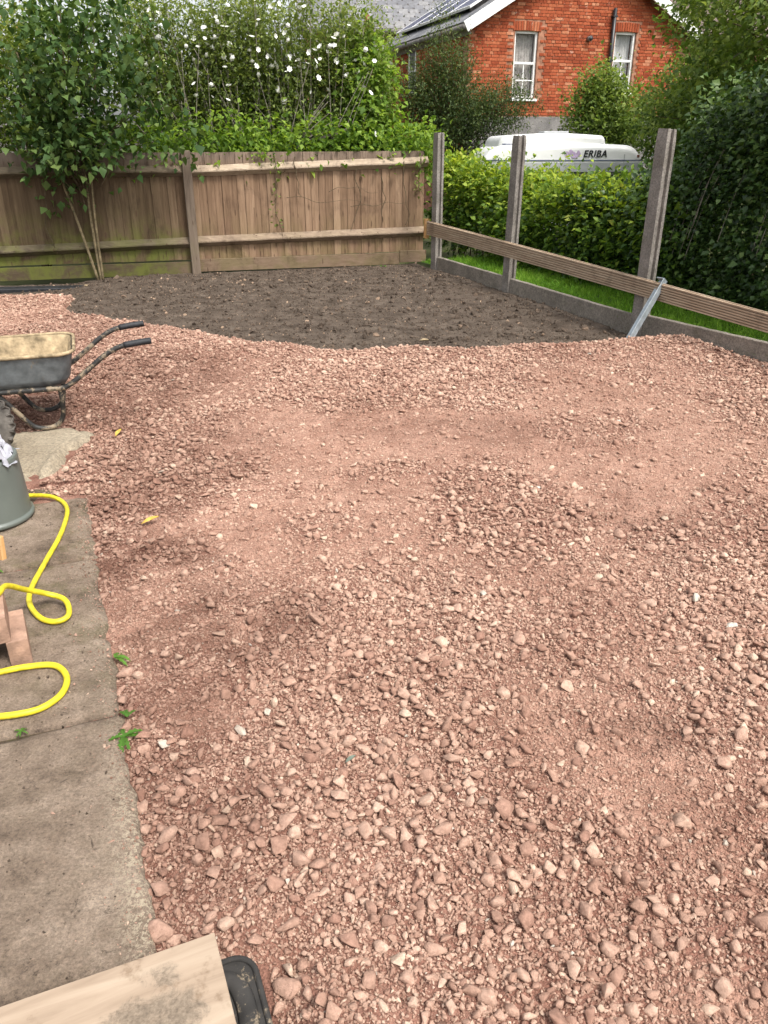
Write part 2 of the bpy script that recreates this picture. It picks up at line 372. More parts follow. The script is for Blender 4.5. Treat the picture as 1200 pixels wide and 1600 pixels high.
def leaf_mat(name, dark, mid, light, gloss=.35, trans=.35, rare=None, spec=.22):
    m = Mat(name, gloss+.12, spec*.9); a = m.attr('tint', 0); c = m.attr('tint', 1)
    f = m.math('ADD', m.math('MULTIPLY', a, .5), m.math('MULTIPLY', c, .5))
    st = [(.15, dark), (.5, mid), (.85, light)]
    if rare: st += [(.985, rare)]
    col = m.ramp(f, st); m.color(col)
    tr = m.n('ShaderNodeBsdfTranslucent'); m.l(m.mix(1.0, col, (1.5, 1.45, .7), 'MULTIPLY'), tr.inputs[0])
    mx = m.n('ShaderNodeMixShader'); mx.inputs[0].default_value = trans
    m.l(m.b.outputs[0], mx.inputs[1]); m.l(tr.outputs[0], mx.inputs[2]); m.l(mx.outputs[0], m.out.inputs['Surface'])
    return m.m
L_sapling = leaf_mat('leaf_sapling', (0.028, 0.062, 0.018), (0.072, 0.13, 0.036), (0.17, 0.235, 0.07), .42, .3)
L_shrub = leaf_mat('leaf_shrub', (0.06, 0.1, 0.02), (0.14, 0.2, 0.04), (0.27, 0.32, 0.075), .5, .4, (.24, .17, .06))
L_mallow = leaf_mat('leaf_mallow', (0.06, 0.095, 0.024), (0.15, 0.205, 0.055), (0.29, 0.34, 0.11), .5, .4)
L_climb = leaf_mat('leaf_climber', (0.045, 0.1, 0.016), (0.14, 0.24, 0.036), (0.3, 0.42, 0.075), .45, .45)
L_holly = leaf_mat('leaf_dark_tree', (0.026, 0.048, 0.016), (0.065, 0.1, 0.034), (0.16, 0.19, 0.065), .45, .3, (.2, .16, .05))
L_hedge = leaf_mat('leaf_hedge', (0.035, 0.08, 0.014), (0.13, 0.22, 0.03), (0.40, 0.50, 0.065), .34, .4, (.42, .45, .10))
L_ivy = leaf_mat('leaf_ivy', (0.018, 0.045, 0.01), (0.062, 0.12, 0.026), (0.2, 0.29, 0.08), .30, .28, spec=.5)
L_tree = leaf_mat('leaf_right_tree', (0.045, 0.085, 0.017), (0.135, 0.2, 0.042), (0.3, 0.37, 0.11), .42, .42, (.27, .30, .14))
L_grass = leaf_mat('grass_blade', (.07, .17, .014), (.14, .30, .026), (.27, .44, .06), .5, .4)
L_weed = leaf_mat('leaf_weed', (.05, .13, .02), (.09, .2, .03), (.15, .28, .05), .45, .35)

# ------------------------------------------------------------------ foliage helpers
def leaf_mesh(name, P, D, U, L, W, tint, fold=.25, droop=.15):
    """one folded five-point leaf per row: base P, direction D, up U, length L, width W"""
    P = np.asarray(P); n = len(P)
    D = D/np.linalg.norm(D, axis=1, keepdims=True); S = np.cross(D, U); S /= (np.linalg.norm(S, axis=1, keepdims=True)+1e-9); N = np.cross(S, D)
    L = np.broadcast_to(L, n)[:, None]; W = np.broadcast_to(W, n)[:, None]
    V = np.stack([P, P+D*L*.42-S*W*.5+N*W*fold, P+D*L*.5, P+D*L*.42+S*W*.5+N*W*fold, P+D*L-N*L*droop], 1)
    b = np.arange(n)[:, None]*5
    T = np.stack([b+np.array([0,2,1]), b+np.array([0,3,2]), b+np.array([1,2,4]), b+np.array([2,3,4])], 1).reshape(-1, 3)
    me = fast_mesh(name, V.reshape(-1, 3), T)
    at = me.attributes.new('tint', 'FLOAT_VECTOR', 'POINT'); at.data.foreach_set('vector', np.repeat(np.asarray(tint, np.float32), 5, 0).ravel())
    return me
def rdir(n, up=0.0):
    v = rng.normal(size=(n, 3)); v /= np.linalg.norm(v, axis=1, keepdims=True); v[:, 2] += up
    return v/np.linalg.norm(v, axis=1, keepdims=True)
def clumps(cent, per, rad, L, W, out=None, up=.2, lightf=None, size_var=.35, droop=.15, flat=1.0):
    """leaves round every clump centre; lightf(centres) in 0..1 gives how young (pale) a clump's leaves are"""
    n = len(cent); k = np.repeat(np.arange(n), per); m = len(k)
    off = rng.normal(size=(m, 3))*rad*np.array([1, 1, flat]); P = cent[k]+off
    D = rdir(m, up*.5)+off/(np.linalg.norm(off, axis=1, keepdims=True)+1e-6)*.8
    if out is not None: D = D+out[k]*.7
    D[:, 2] -= .15
    U = rdir(m)*.6+np.array([0, 0, 1.0])
    if out is not None: U = U+out[k]*.9
    c = rng.random(n) if lightf is None else np.clip(lightf(cent)+rng.normal(size=n)*.16, 0, 1)
    tint = np.stack([rng.random(m), c[k], rng.random(m)], 1)
    s = 1+rng.normal(size=m)*size_var*.6; s = np.clip(s, .45, 1.9)
    return P, D, U, L*s, W*s*(1+rng.normal(size=m)*.12), tint
def cat(*parts): return [np.concatenate([p[i] for p in parts]) for i in range(6)]
def ell(n, c, r, shell=.55):
    v = rng.normal(size=(n, 3)); v /= np.linalg.norm(v, axis=1, keepdims=True)
    q = (shell+(1-shell)*rng.random(n))**.8
    return np.asarray(c)+v*q[:, None]*np.asarray(r), v

def boughs(nb, per, c, r, shell, spread):
    p, o = ell(nb, c, r, shell); k = np.repeat(np.arange(nb), per)
    return p[k]+rng.normal(size=(nb*per, 3))*spread*np.array([1.3, 1.1, .7]), o[k]
# ------------------------------------------------------------------ layout lines
FX, FY = np.array([.73, 11.63]), None
Q = np.array([.38927, -.92112]); MN = np.array([-.92112, -.38927])        # along the concrete posts / towards the garden
def fence_x(y): return .73 + (11.63-np.asarray(y, float))*.4226           # concrete line as x(y)
BP = np.array([-2.6, 11.3]); BW = np.array([.964, .265]); BN = np.array([.265, -.964])   # back fence through the wooden post
def back_y(x): return 11.3 + (np.asarray(x, float)+2.6)*.275
EX = np.array([-9, -3.62, -3.50, -3.30, -2.74, -2.1, -1.47, -.85, -.22, .45, 1.13, 2.18, 4.5])
EY = np.array([9.45, 9.43, 8.75, 8.40, 8.11, 7.64, 7.23, 6.97, 6.80, 6.87, 6.94, 7.02, 7.1])
PU = np.array([-.378, .926]); PW = np.array([-.926, -.378]); P0 = np.array([-.50, 1.17])  # path edge direction / to its left
def gravel_h(x, y):
    x = np.asarray(x, float); y = np.asarray(y, float)
    z = (fbm(x, y, .9, 3, 3)-.5)*.038 + (fbm(x, y, 3.5, 3, 11)-.5)*.024 + (fbm(x, y, 14, 3, 21)-.5)*.016
    z = z + .03*np.exp(-((x+2.5)/.9)**2-((y-7.0)/1.2)**2) + .05*sstep(1.2, 3.2, x)*sstep(5.0, 6.6, y)
    # sinks a little towards the slab edge
    rel_x = x-P0[0]; rel_y = y-P0[1]; w = -(rel_x*PW[0]+rel_y*PW[1]); z = z - .025*(1-sstep(.0, .22, w))*(y < 3.8)
    e = y-np.interp(x, EX, EY)+(fbm(x, y, 2.2, 4, 31)-.5)*.34
    z = z + .02*np.exp(-(e+.25)**2/.04) - .16*sstep(-.10, .22, e)
    # hollow where the cement patch and the barrow stand
    z = z - .055*np.exp(-(((x+2.15)/.5)**4+((y-4.35)/.65)**4))
    z = z - .05*np.exp(-(((x+.31)/.15)**6+((y-.98)/.20)**6))
    return z
def soil_h(x, y):
    x = np.asarray(x, float); y = np.asarray(y, float)
    z = -.055 + .05*sstep(7.0, 10.5, y) + (fbm(x, y, 1.3, 4, 51)-.5)*.05 + (fbm(x, y, 7, 4, 61)-.5)*.03 + (fbm(x, y, 26, 3, 71)-.5)*.012
    return z - .07*sstep(-3.4, -4.2, x)*sstep(9.2, 9.7, y)

def stone_h(x, y): return gravel_h(x, y) + (fbm(x, y, 38, 3, 41)-.5)*.018
def coarse(x, y):
    """0..1: how much coarse stone lies on the surface (the raked tracks are mostly fines)"""
    n = fbm(x, y, 1.5, 4, 81); c = sstep(.36, .64, n)
    def g(cx, cy, rx, ry): return np.exp(-((x-cx)/rx)**2-((y-cy)/ry)**2)
    c = c*.70+.30
    c = c + .75*g(-.25, 1.45, .35, .5) + .6*g(.35, 1.25, .45, .25) + .5*g(-.3, 2.1, .55, .22) + .45*g(.55, 2.4, .5, .3) + .5*g(.55, 3.3, .35, .45) + .5*g(1.9, 2.6, .5, .9) + .4*g(-2.2, 6.2, .8, 1.3)
    c = c + .35*np.exp(-((y-np.interp(x, EX, EY)+.35)/.35)**2)
    c = c - .75*g(.05, 3.3, .45, .5) - .45*g(1.35, 3.8, .4, 1.2) - .6*g(.25, 4.6, 1.1, .4) - .45*g(.1, 1.2, .3, .10) - .3*g(.75, 2.0, .35, .2) - .35*g(-.6, 1.95, .3, .15)
    ew = -((x-P0[0])*PW[0]+(y-P0[1])*PW[1]); c = c + .65*np.exp(-(ew/.16)**2)*sstep(2.3, 1.7, y)
    return np.clip(c, .17, 1)
# ------------------------------------------------------------------ ground sheets
def sheet(name, xs, ys, hf, mat, keep=None, **props):
    X, Y = np.meshgrid(xs, ys); Z = hf(X, Y); V = np.stack([X, Y, Z], -1).reshape(-1, 3); nx, ny = len(xs), len(ys)
    i = np.arange((ny-1)*(nx-1)); r = i//(nx-1); c = i % (nx-1); a = r*nx+c
    T = np.stack([a, a+1, a+1+nx, a+nx], 1)
    if keep is not None:
        k = keep(X, Y).reshape(-1); T = T[k[T].all(1)]
        u = np.unique(T); mp = np.full(len(V), -1); mp[u] = np.arange(len(u)); V = V[u]; T = mp[T]
    return obj(name, fast_mesh(name, V, T, True), mat, **props)

M_far = Mat('far_ground', .95, .1); M_far.color(M_far.ramp(M_far.noise(M_far.coord('pos'), 1.5, 5), [(.35, (.045, .05, .022)), (.65, (.075, .085, .03))])); M_far = M_far.m
obj('ground', mesh('ground', [(-900,-600,-.26),(900,-600,-.26),(900,1500,-.26),(-900,1500,-.26)], [(0,1,2,3)]), M_far, kind='structure')
ys = 0.55*np.exp(np.linspace(0, math.log(9.9/.55), 520)); 
xs = np.concatenate([np.linspace(-5.4, -1.7, 150)[:-1], np.linspace(-1.7, 1.5, 380), np.linspace(1.5, 3.9, 110)[1:]])
gravel = sheet('gravel_bed', xs, ys, stone_h, M_fines,
               keep=lambda X, Y: (X < fence_x(Y)-.02) & (Y-np.interp(X, EX, EY) < .55) & ((X > -1.75+(Y-3.5)*-.1) | (Y > 3.6)), kind='structure')
soil = sheet('soil_bed', np.linspace(-5.6, 3.2, 330), np.linspace(6.1, 12.4, 260), soil_h, M_soil,
             keep=lambda X, Y: (X < fence_x(Y)-.02) & (Y < back_y(X)+.05) & (Y-np.interp(X, EX, EY) > -.35), kind='structure')

_co = np.empty(len(gravel.data.vertices)*3, np.float32); gravel.data.vertices.foreach_get('co', _co); _co = _co.reshape(-1, 3)
gravel.data.attributes.new('coarse', 'FLOAT', 'POINT').data.foreach_set('value', coarse(_co[:, 0], _co[:, 1]).astype(np.float32))

# ------------------------------------------------------------------ crushed stones
def ico(sub):
    bm = bmesh.new(); bmesh.ops.create_icosphere(bm, subdivisions=sub, radius=1)
    v = np.array([p.co[:] for p in bm.verts]); f = np.array([[q.index for q in t.verts] for t in bm.faces]); bm.free(); return v, f
def rock_mesh(name, sub, seed, flat):
    """broken stone: convex hull of a few points, edges slightly worn"""
    r = np.random.default_rng(seed); n = int(r.integers(11, 17)); p = r.normal(size=(n, 3)); p /= np.linalg.norm(p, axis=1, keepdims=True)
    p *= r.uniform(.82, 1.12, (n, 1)); p *= np.array([1.0, r.uniform(.62, .95), flat])*1.05
    bm = bmesh.new(); [bm.verts.new(v) for v in p]; bmesh.ops.convex_hull(bm, input=bm.verts)
    bmesh.ops.dissolve_limit(bm, angle_limit=R(16), verts=bm.verts, edges=bm.edges)
    if sub > 1: bmesh.ops.bevel(bm, geom=list(bm.edges), offset=.085, segments=1, affect='EDGES', profile=.6, clamp_overlap=True)
    bmesh.ops.triangulate(bm, faces=bm.faces); bmesh.ops.recalc_face_normals(bm, faces=bm.faces)
    me = bpy.data.meshes.new(name); bm.to_mesh(me); bm.free()
    me.polygons.foreach_set('use_smooth', [sub > 1]*len(me.polygons))
    me.materials.append(M_stone); return me
rocks = [rock_mesh('stone', 2, 100+i, random.uniform(.42, .75)) for i in range(22)]
lib = bpy.data.collections.new('stone_kinds')
for me in rocks: lib.objects.link(bpy.data.objects.new('stone_kind', me))
def instancer(name, P, ROT, SCL, IDX, coll, parent, mat=None, **props):
    me = bpy.data.meshes.new(name); me.vertices.add(len(P)); me.vertices.foreach_set('co', np.asarray(P, np.float32).ravel())
    for nm, arr in (('rot', ROT), ('scl', SCL)):
        at = me.attributes.new(nm, 'FLOAT_VECTOR', 'POINT'); at.data.foreach_set('vector', np.asarray(arr, np.float32).ravel())
    at = me.attributes.new('idx', 'INT', 'POINT'); at.data.foreach_set('value', np.asarray(IDX, np.int32))
    o = obj(name, me, None, parent, **props)
    ng = bpy.data.node_groups.new(name, 'GeometryNodeTree')
    ng.interface.new_socket('Geometry', in_out='INPUT', socket_type='NodeSocketGeometry'); ng.interface.new_socket('Geometry', in_out='OUTPUT', socket_type='NodeSocketGeometry')
    N = ng.nodes.new; gi = N('NodeGroupInput'); go = N('NodeGroupOutput'); ip = N('GeometryNodeInstanceOnPoints'); ci = N('GeometryNodeCollectionInfo')
    ci.inputs['Collection'].default_value = coll; ci.inputs['Separate Children'].default_value = True; ci.inputs['Reset Children'].default_value = True
    def na(nm, t):
        a = N('GeometryNodeInputNamedAttribute'); a.data_type = t; a.inputs['Name'].default_value = nm; return a.outputs['Attribute']
    e2r = N('FunctionNodeEulerToRotation'); L = ng.links.new
    L(na('rot', 'FLOAT_VECTOR'), e2r.inputs[0]); L(e2r.outputs[0], ip.inputs['Rotation']); L(na('scl', 'FLOAT_VECTOR'), ip.inputs['Scale'])
    L(na('idx', 'INT'), ip.inputs['Instance Index']); ip.inputs['Pick Instance'].default_value = True
    L(gi.outputs[0], ip.inputs['Points']); L(ci.outputs[0], ip.inputs['Instance']); L(ip.outputs[0], go.inputs[0])
    md = o.modifiers.new('scatter', 'NODES'); md.node_group = ng
    return o
def inside(x, y):
    rel = (x-P0[0])*PW[0]+(y-P0[1])*PW[1]
    ok = (x < fence_x(y)-.04) & (y-np.interp(x, EX, EY) < .32)
    ok &= (rel < .002) | (y > 3.66)
    ok &= ~((x > -2.34) & (x < -1.80) & (y > 3.78) & (y < 4.62))        # cement patch
    ok &= ~((x > -.40) & (x < -.255+(1.15-y)*.30) & (y < 1.145))        # plastic drain cover
    return ok
def scatter(dens, ymin, ymax, smin, smax, power, c_pow, dmax=None):
    P = []; S = []
    for y0 in np.arange(ymin, ymax, .25):
        y1 = min(y0+.25, ymax); xl, xr = -.62*y1-.75, min(.62*y1+.55, 4.0); a = (xr-xl)*(y1-y0); n = rng.poisson(dens*a)
        x = rng.uniform(xl, xr, n); y = rng.uniform(y0, y1, n); k = inside(x, y) & (rng.random(n) < coarse(x, y)**c_pow)
        x, y = x[k], y[k]; u = rng.random(len(x)); s = smin*(1-u*(1-(smin/smax)**power))**(-1/power)
        P.append(np.stack([x, y], 1)); S.append(s)
    return np.concatenate(P), np.concatenate(S)
def thin(P, S, f=.8):
    """drop stones that would sit inside a bigger one"""
    o = np.argsort(-S); cell = {}; keep = []; g = .06
    for i in o:
        x, y = P[i]; s = S[i]; cx, cy = int(x//g), int(y//g); ok = True
        for a in range(cx-1, cx+2):
            for b in range(cy-1, cy+2):
                for j in cell.get((a, b), ()):
                    if (P[j][0]-x)**2+(P[j][1]-y)**2 < (f*(S[j]+s))**2: ok = False; break
                if not ok: break
            if not ok: break
        if ok: keep.append(i); cell.setdefault((cx, cy), []).append(i)
    return np.array(keep)
P1, S1 = scatter(4200, .75, 9.4, .0060, .0285, 1.9, 1.1)      # radii in metres
k = thin(P1, S1, .58); P1, S1 = P1[k], S1[k]
P2b, S2b = scatter(8000, .75, 3.0, .0036, .0085, 1.5, .5)
P2, S2 = scatter(8500, .75, 5.2, .0034, .009, 1.5, .7)
P2 = np.concatenate([P2, P2b]); S2 = np.concatenate([S2, S2b])
P3, S3 = scatter(3600, 5.2, 9.4, .0050, .011, 1.6, .7)
P4, S4 = scatter(22000, .75, 3.0, .0014, .0036, 1.5, .2)
P5, S5 = scatter(5500, 3.0, 5.6, .0022, .0045, 1.5, .1)
P4 = np.concatenate([P4, P5]); S4 = np.concatenate([S4, S5])
def place(P, S, sink, tilt):
    n = len(S); c = coarse(P[:, 0], P[:, 1]); z = stone_h(P[:, 0], P[:, 1])+S*(.50-sink*(1-c))+rng.normal(size=n)*S*.08
    rot = np.stack([rng.normal(size=n)*tilt, rng.normal(size=n)*tilt, rng.uniform(0, 6.283, n)], 1)
    scl = S[:, None]*np.exp(rng.normal(size=(n, 3))*.14)
    return np.column_stack([P, z]), rot, scl, rng.integers(0, len(rocks), n)
A1 = place(P1, S1, .35, .35); A2 = place(P2, S2, .3, .6); A3 = place(P3, S3, .3, .5); A4 = place(P4, S4, .2, .8)
# the 300 stones that show largest are objects of their own
show = S1/np.hypot(P1[:, 1], 1.6); view = (np.abs(P1[:, 0]) < .50*P1[:, 1]+.27) & (P1[:, 1] > .98)
big = np.argsort(-(show*view))[:300]; rest = np.setdiff1d(np.arange(len(S1)), big)
for i in big:
    o = obj('stone', rocks[A1[3][i]], None, gravel, A1[0][i], A1[1][i]); o.scale = A1[2][i]
instancer('small_stones', *[np.concatenate([A1[q][rest], A2[q], A3[q], A4[q]]) for q in range(4)], lib, gravel, kind='stuff')

# soil crumbs and clods
clib = bpy.data.collections.new('clod_kinds')
for i in range(8):
    me = rock_mesh('clod', 1, 300+i, .7); me.materials.clear(); me.materials.append(M_clod); clib.objects.link(bpy.data.objects.new('clod_kind', me))
n = 42000; x = rng.uniform(-4.6, 3.0, n); y = rng.uniform(6.6, 12.2, n)
k = (x < fence_x(y)-.05) & (y < back_y(x)-.02) & (y-np.interp(x, EX, EY) > -.05); x, y = x[k], y[k]; n = len(x)
s = .004*(1-rng.random(n)*(1-(.004/.034)**1.9))**(-1/1.9)
instancer('soil_crumbs', np.column_stack([x, y, soil_h(x, y)+s*.3]), np.column_stack([rng.normal(size=(n, 2))*.7, rng.uniform(0, 6.28, n)]),
          s[:, None]*np.exp(rng.normal(size=(n, 3))*.2), rng.integers(0, 8, n), clib, soil, kind='stuff')

# ------------------------------------------------------------------ slab path, dirt and cement on the left
path = empty('path', (0, 0, 0), kind='structure')
def pw(u, w): p = P0+PU*u+PW*w; return (p[0], p[1])
def slab(u0, u1, width, seed, zt, parent):
    """a worn concrete slab with a chipped edge"""
    r = np.random.default_rng(seed); nu, nw = 70, 26
    us = np.linspace(u0+.010, u1-.010, nu); ws = np.linspace(0, width, nw); U, W = np.meshgrid(us, ws, indexing='ij')
    edge = (fbm(U*1.0, U*0+seed, 9, 4, seed)-.5)*.035+(fbm(U, U*0+seed, 45, 2, seed+3)-.5)*.014
    fade = np.clip(1-W/.12, 0, 1); W2 = W-edge*fade
    X = P0[0]+PU[0]*U+PW[0]*W2; Y = P0[1]+PU[1]*U+PW[1]*W2
    Z = zt+(fbm(X, Y, 3, 4, 5)-.5)*.014+(fbm(X, Y, 22, 4, 6)-.5)*.008
    dE = np.minimum.reduce([W, width-W, U-us[0], us[-1]-U]); Z -= .014*(1-np.clip(dE/.014, 0, 1))**1.6
    V = np.stack([X, Y, Z], -1).reshape(-1, 3); F = []
    for i in range(nu-1):
        for j in range(nw-1): a = i*nw+j; F.append((a, a+nw, a+nw+1, a+1))
    ring = [i*nw for i in range(nu)]+[(nu-1)*nw+j for j in range(1, nw)]+[i*nw+nw-1 for i in range(nu-2, -1, -1)]+[j for j in range(nw-2, 0, -1)]
    b = len(V); V = np.concatenate([V, V[ring]-np.array([0, 0, .09])]); m = len(ring)
    for i in range(m): F.append((ring[i], ring[(i+1) % m], b+(i+1) % m, b+i))
    me = MB().add(V, F).me('slab', True); return obj('slab', me, M_slab, parent)
slab(-.95, .86, .37, 11, .004, path); slab(.86, 1.97, .62, 12, .0, path); slab(1.97, 2.66, .9, 13, .002, path)
def dirt_h(x, y): return -.022+(fbm(x, y, 5, 4, 91)-.5)*.03
xs2 = np.linspace(-3.2, -.6, 90); ys2 = np.linspace(.5, 3.75, 110)
dirt = sheet('dirt_strip', xs2, ys2, dirt_h, M_dirt, keep=lambda X, Y: ((X-P0[0])*PW[0]+(Y-P0[1])*PW[1]) > .10, kind='structure')
# cement patch: an uneven, trowelled pad
nx = 60; gx, gy = np.meshgrid(np.linspace(-2.75, -1.66, nx), np.linspace(3.70, 4.74, nx)); rr = (fbm(gx, gy, 5, 4, 77)-.5)
edge = np.minimum.reduce([gx+2.75, -1.82+.10*rr*4-gx-.08*(gy-4.2), gy-3.74-.05*rr*4, 4.66+.06*rr*4-gy])
gz = -.075+.075*sstep(-.02, .06, edge+rr*.06)+(fbm(gx, gy, 8, 4, 78)-.5)*.022+.045*np.exp(-((gx+1.83+.25*(gy-4.15)*.3)/.045)**2-((gy-4.12)/.2)**2)-.03*np.exp(-((gx+2.02)/.07)**2-((gy-3.98)/.02)**2)
V = np.stack([gx, gy, gz], -1).reshape(-1, 3); i = np.arange((nx-1)**2); a = (i//(nx-1))*nx+i % (nx-1)
obj('cement_patch', fast_mesh('cement_patch', V, np.stack([a, a+1, a+1+nx, a+nx], 1), True), M_cement, kind='structure')

# grit and spilled chippings on the slabs
n = 2600; u = rng.uniform(-.5, 2.6, n); w = rng.uniform(.01, .6, n); sp_ = rng.random(n) < .4; w[sp_] = .005+rng.exponential(.035, sp_.sum())
gp = np.column_stack([P0[0]+PU[0]*u+PW[0]*w, P0[1]+PU[1]*u+PW[1]*w, np.full(n, .004)]); gs = .0016*(1-rng.random(n)*(1-(.0016/.008)**1.9))**(-1/1.9)
rot_ = np.column_stack([rng.normal(size=(n, 2))*.6, rng.uniform(0, 6.28, n)]); scl_ = gs[:, None]*np.exp(rng.normal(size=(n, 3))*.25)
instancer('spilled_chippings', gp[sp_], rot_[sp_], scl_[sp_], rng.integers(0, len(rocks), n)[sp_], lib, path, kind='stuff')
instancer('path_grit', gp[~sp_], rot_[~sp_], scl_[~sp_]*.8, rng.integers(0, 8, n)[~sp_], clib, path, kind='stuff')
# grass and moss tufts along the dirt strip
n = 900; u = rng.uniform(-.1, .72, n); w = .385+np.abs(rng.normal(size=n))*.07; px_ = P0[0]+PU[0]*u+PW[0]*w; py_ = P0[1]+PU[1]*u+PW[1]*w
D = rdir(n, .5); tm = leaf_mesh('grass', np.column_stack([px_, py_, np.full(n, -.02)]), D, rdir(n), rng.uniform(.02, .055, n), rng.uniform(.002, .004, n), rng.random((n, 3)), .1, .2)
obj('grass_tufts', tm, L_weed, kind='stuff', label='thin moss and grass tufts along the slab edge')

# ------------------------------------------------------------------ back fence
wf = empty('wooden_fence', (BP[0], BP[1], 0), math.atan2(.265, .964), label='brown featheredge wooden fence along the back of the plot', category='fence')
def taper_board(h):
    b = MB(); b.prism([(-.058, .0), (.058, .012), (.058, .020), (-.058, .005)], 0, h); return b.me('board')
btops = [1.50, 1.515, 1.53]; bme = [taper_board(h) for h in (1.345, 1.345, 1.347)]
xs_b = np.arange(-2.95, 3.30, .1015)
for i, x in enumerate(xs_b):
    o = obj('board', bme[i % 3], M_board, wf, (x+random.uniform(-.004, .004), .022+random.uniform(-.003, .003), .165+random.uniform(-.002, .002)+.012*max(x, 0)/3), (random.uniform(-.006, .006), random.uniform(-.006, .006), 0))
def arris(x0, x1, z0, z1, h=.075):
    n = 14; b = MB(); V = []; F = []
    for i in range(n):
        t = i/(n-1); x = x0+(x1-x0)*t; z = z0+(z1-z0)*t+random.uniform(-.003, .003)
        V += [(x, .018, z-h/2), (x, -.052, z-h*.1), (x, -.052, z+h*.02), (x, .018, z+h/2)]
    for i in range(n-1):
        for k in range(4): F.append((i*4+k, i*4+(k+1) % 4, (i+1)*4+(k+1) % 4, (i+1)*4+k))
    F += [(3,2,1,0), tuple((n-1)*4+k for k in range(4))]
    return b.add(V, F).me('rail')
for x0, x1, z0, z1 in ((-2.95, -.055, 1.285, 1.29), (.055, 3.34, 1.285, 1.385), (-2.95, -.055, .335, .395), (.055, 3.34, .405, .455)):
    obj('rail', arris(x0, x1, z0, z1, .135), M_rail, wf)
for x0, x1, z0 in ((-2.95, -.06, -.02), (.06, 2.93, .005), (2.935, 3.34, .03)):
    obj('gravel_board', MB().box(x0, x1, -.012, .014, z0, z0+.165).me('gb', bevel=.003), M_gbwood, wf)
for x, ln in ((0, .02), (-2.99, 0)):
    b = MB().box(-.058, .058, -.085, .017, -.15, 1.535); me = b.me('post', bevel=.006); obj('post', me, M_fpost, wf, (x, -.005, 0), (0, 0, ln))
# dark strip added for the black soil of the trench at the fence foot
b = MB().box(-.9, .9, -.07, .07, -.02, .03); obj('dark_infill', b.me('infill', bevel=.006), M_rubber, None, (-4.35, 10.35, -.08), (.1, .02, .26), label='dark strip added for black trench soil at the foot of the fence', category='infill')

# ------------------------------------------------------------------ concrete posts, gravel boards, deck board on the right
def fpt(s, off, z=0): p = FX+Q*s+MN*off; return (p[0], p[1], z)
RZ = math.atan2(Q[1], Q[0])
def cpost(s, top, lean, seed, label):
    """slotted concrete post: H section, slots face along the fence"""
    a, d, sl, dp = .070, .050, .021, .030
    prof = [(-a,-d),(a,-d),(a,-sl),(a-dp,-sl+.004),(a-dp,sl-.004),(a,sl),(a,d),(-a,d),(-a,sl),(-a+dp,sl-.004),(-a+dp,-sl+.004),(-a,-sl)]
    r = random.Random(seed); n = 22; b = MB(); V = []; F = []
    for i in range(n):
        t = i/(n-1); z = -.25+(top+.25)*t; k = 1-.02*t
        if i == n-1: k *= .93
        V += [(x*k+r.uniform(-.0012, .0012), y*k+r.uniform(-.0012, .0012), z+(r.uniform(-.008, .008) if i > n-3 else 0)) for x, y in prof]
    m = len(prof)
    for i in range(n-1):
        for q in range(m): F.append((i*m+q, i*m+(q+1) % m, (i+1)*m+(q+1) % m, (i+1)*m+q))
    F.append(tuple((n-1)*m+q for q in range(m))); F.append(tuple(reversed(range(m))))
    o = obj('concrete_post', b.add(V, F).me('concrete_post'), M_post, None, fpt(s, 0), (lean[0], lean[1], RZ), label=label, category='post', group='slotted concrete posts')
    return o
cpost(.02, 1.745, (.004, .0), 1, 'weathered concrete post standing at the corner where the wooden fence ends')
cpost(1.99, 1.695, (-.006, .012), 2, 'rough grey concrete post in the middle, in front of the white caravan')
cpost(4.40, 1.725, (.0, .01), 3, 'tall concrete post with the metal prop at its foot')
def gboard(s0, s1, z0, z1, label):
    n = 24; V = []; F = []; b = MB()
    for i in range(n):
        t = i/(n-1); x = s0+(s1-s0)*t; z = z0+(z1-z0)*t+random.uniform(-.002, .002)
        for y, zz in ((-.024, -.2), (-.024, z-.006), (-.018, z), (.018, z), (.024, z-.006), (.024, -.2)): V.append((x, y, zz))
    for i in range(n-1):
        for k in range(6): F.append((i*6+k, i*6+(k+1) % 6, (i+1)*6+(k+1) % 6, (i+1)*6+k))
    F += [tuple(reversed(range(6))), tuple((n-1)*6+k for k in range(6))]
    obj('concrete_board', b.add(V, F).me('gboard'), M_gboard, None, fpt(0, 0), (0, 0, RZ), label=label, category='gravel board', group='concrete gravel boards between the posts')
gboard(.085, 1.925, .175, .155, 'concrete gravel board between the corner post and the middle post')
gboard(2.055, 4.335, .150, .125, 'concrete gravel board between the middle post and the propped post')
gboard(4.465, 6.5, .150, .205, 'concrete gravel board nearest the camera, running out of the picture')
# grooved deck board
s0, s1 = -.12, 7.2; n = 2; prof = []
G = 7
for i in range(G):
    a0, a1 = i/G, (i+1)/G; w = a1-a0
    prof += [(a0+w*.08, .0), (a0+w*.58, .0), (a0+w*.68, -.016), (a0+w*.98, -.016)]
V = []; F = []; NS = 30
for j in range(NS):
    t = j/(NS-1); s = s0+(s1-s0)*t; top = .635-.030*s-.0008*s*s; h = .185-.0065*s
    for f, dpt in prof: V.append((s, -(.095+dpt)+.0, top-h+h*f))
    V.append((s, -.068, top)); V.append((s, -.068, top-h))
m = len(prof)+2
for j in range(NS-1):
    for k in range(m): F.append((j*m+k, j*m+(k+1) % m, (j+1)*m+(k+1) % m, (j+1)*m+k))
F += [tuple(reversed(range(m))), tuple((NS-1)*m+k for k in range(m))]
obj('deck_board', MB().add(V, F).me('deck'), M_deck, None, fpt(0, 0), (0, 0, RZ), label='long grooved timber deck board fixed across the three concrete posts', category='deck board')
obj('wood_block', MB().box(-.03, .03, -.03, .03, -.13, .13).me('block', bevel=.003), M_block, None, fpt(-.17, .07, .53), (0, 0, RZ), label='small orange wood offcut at the far end of the deck board', category='wood block')
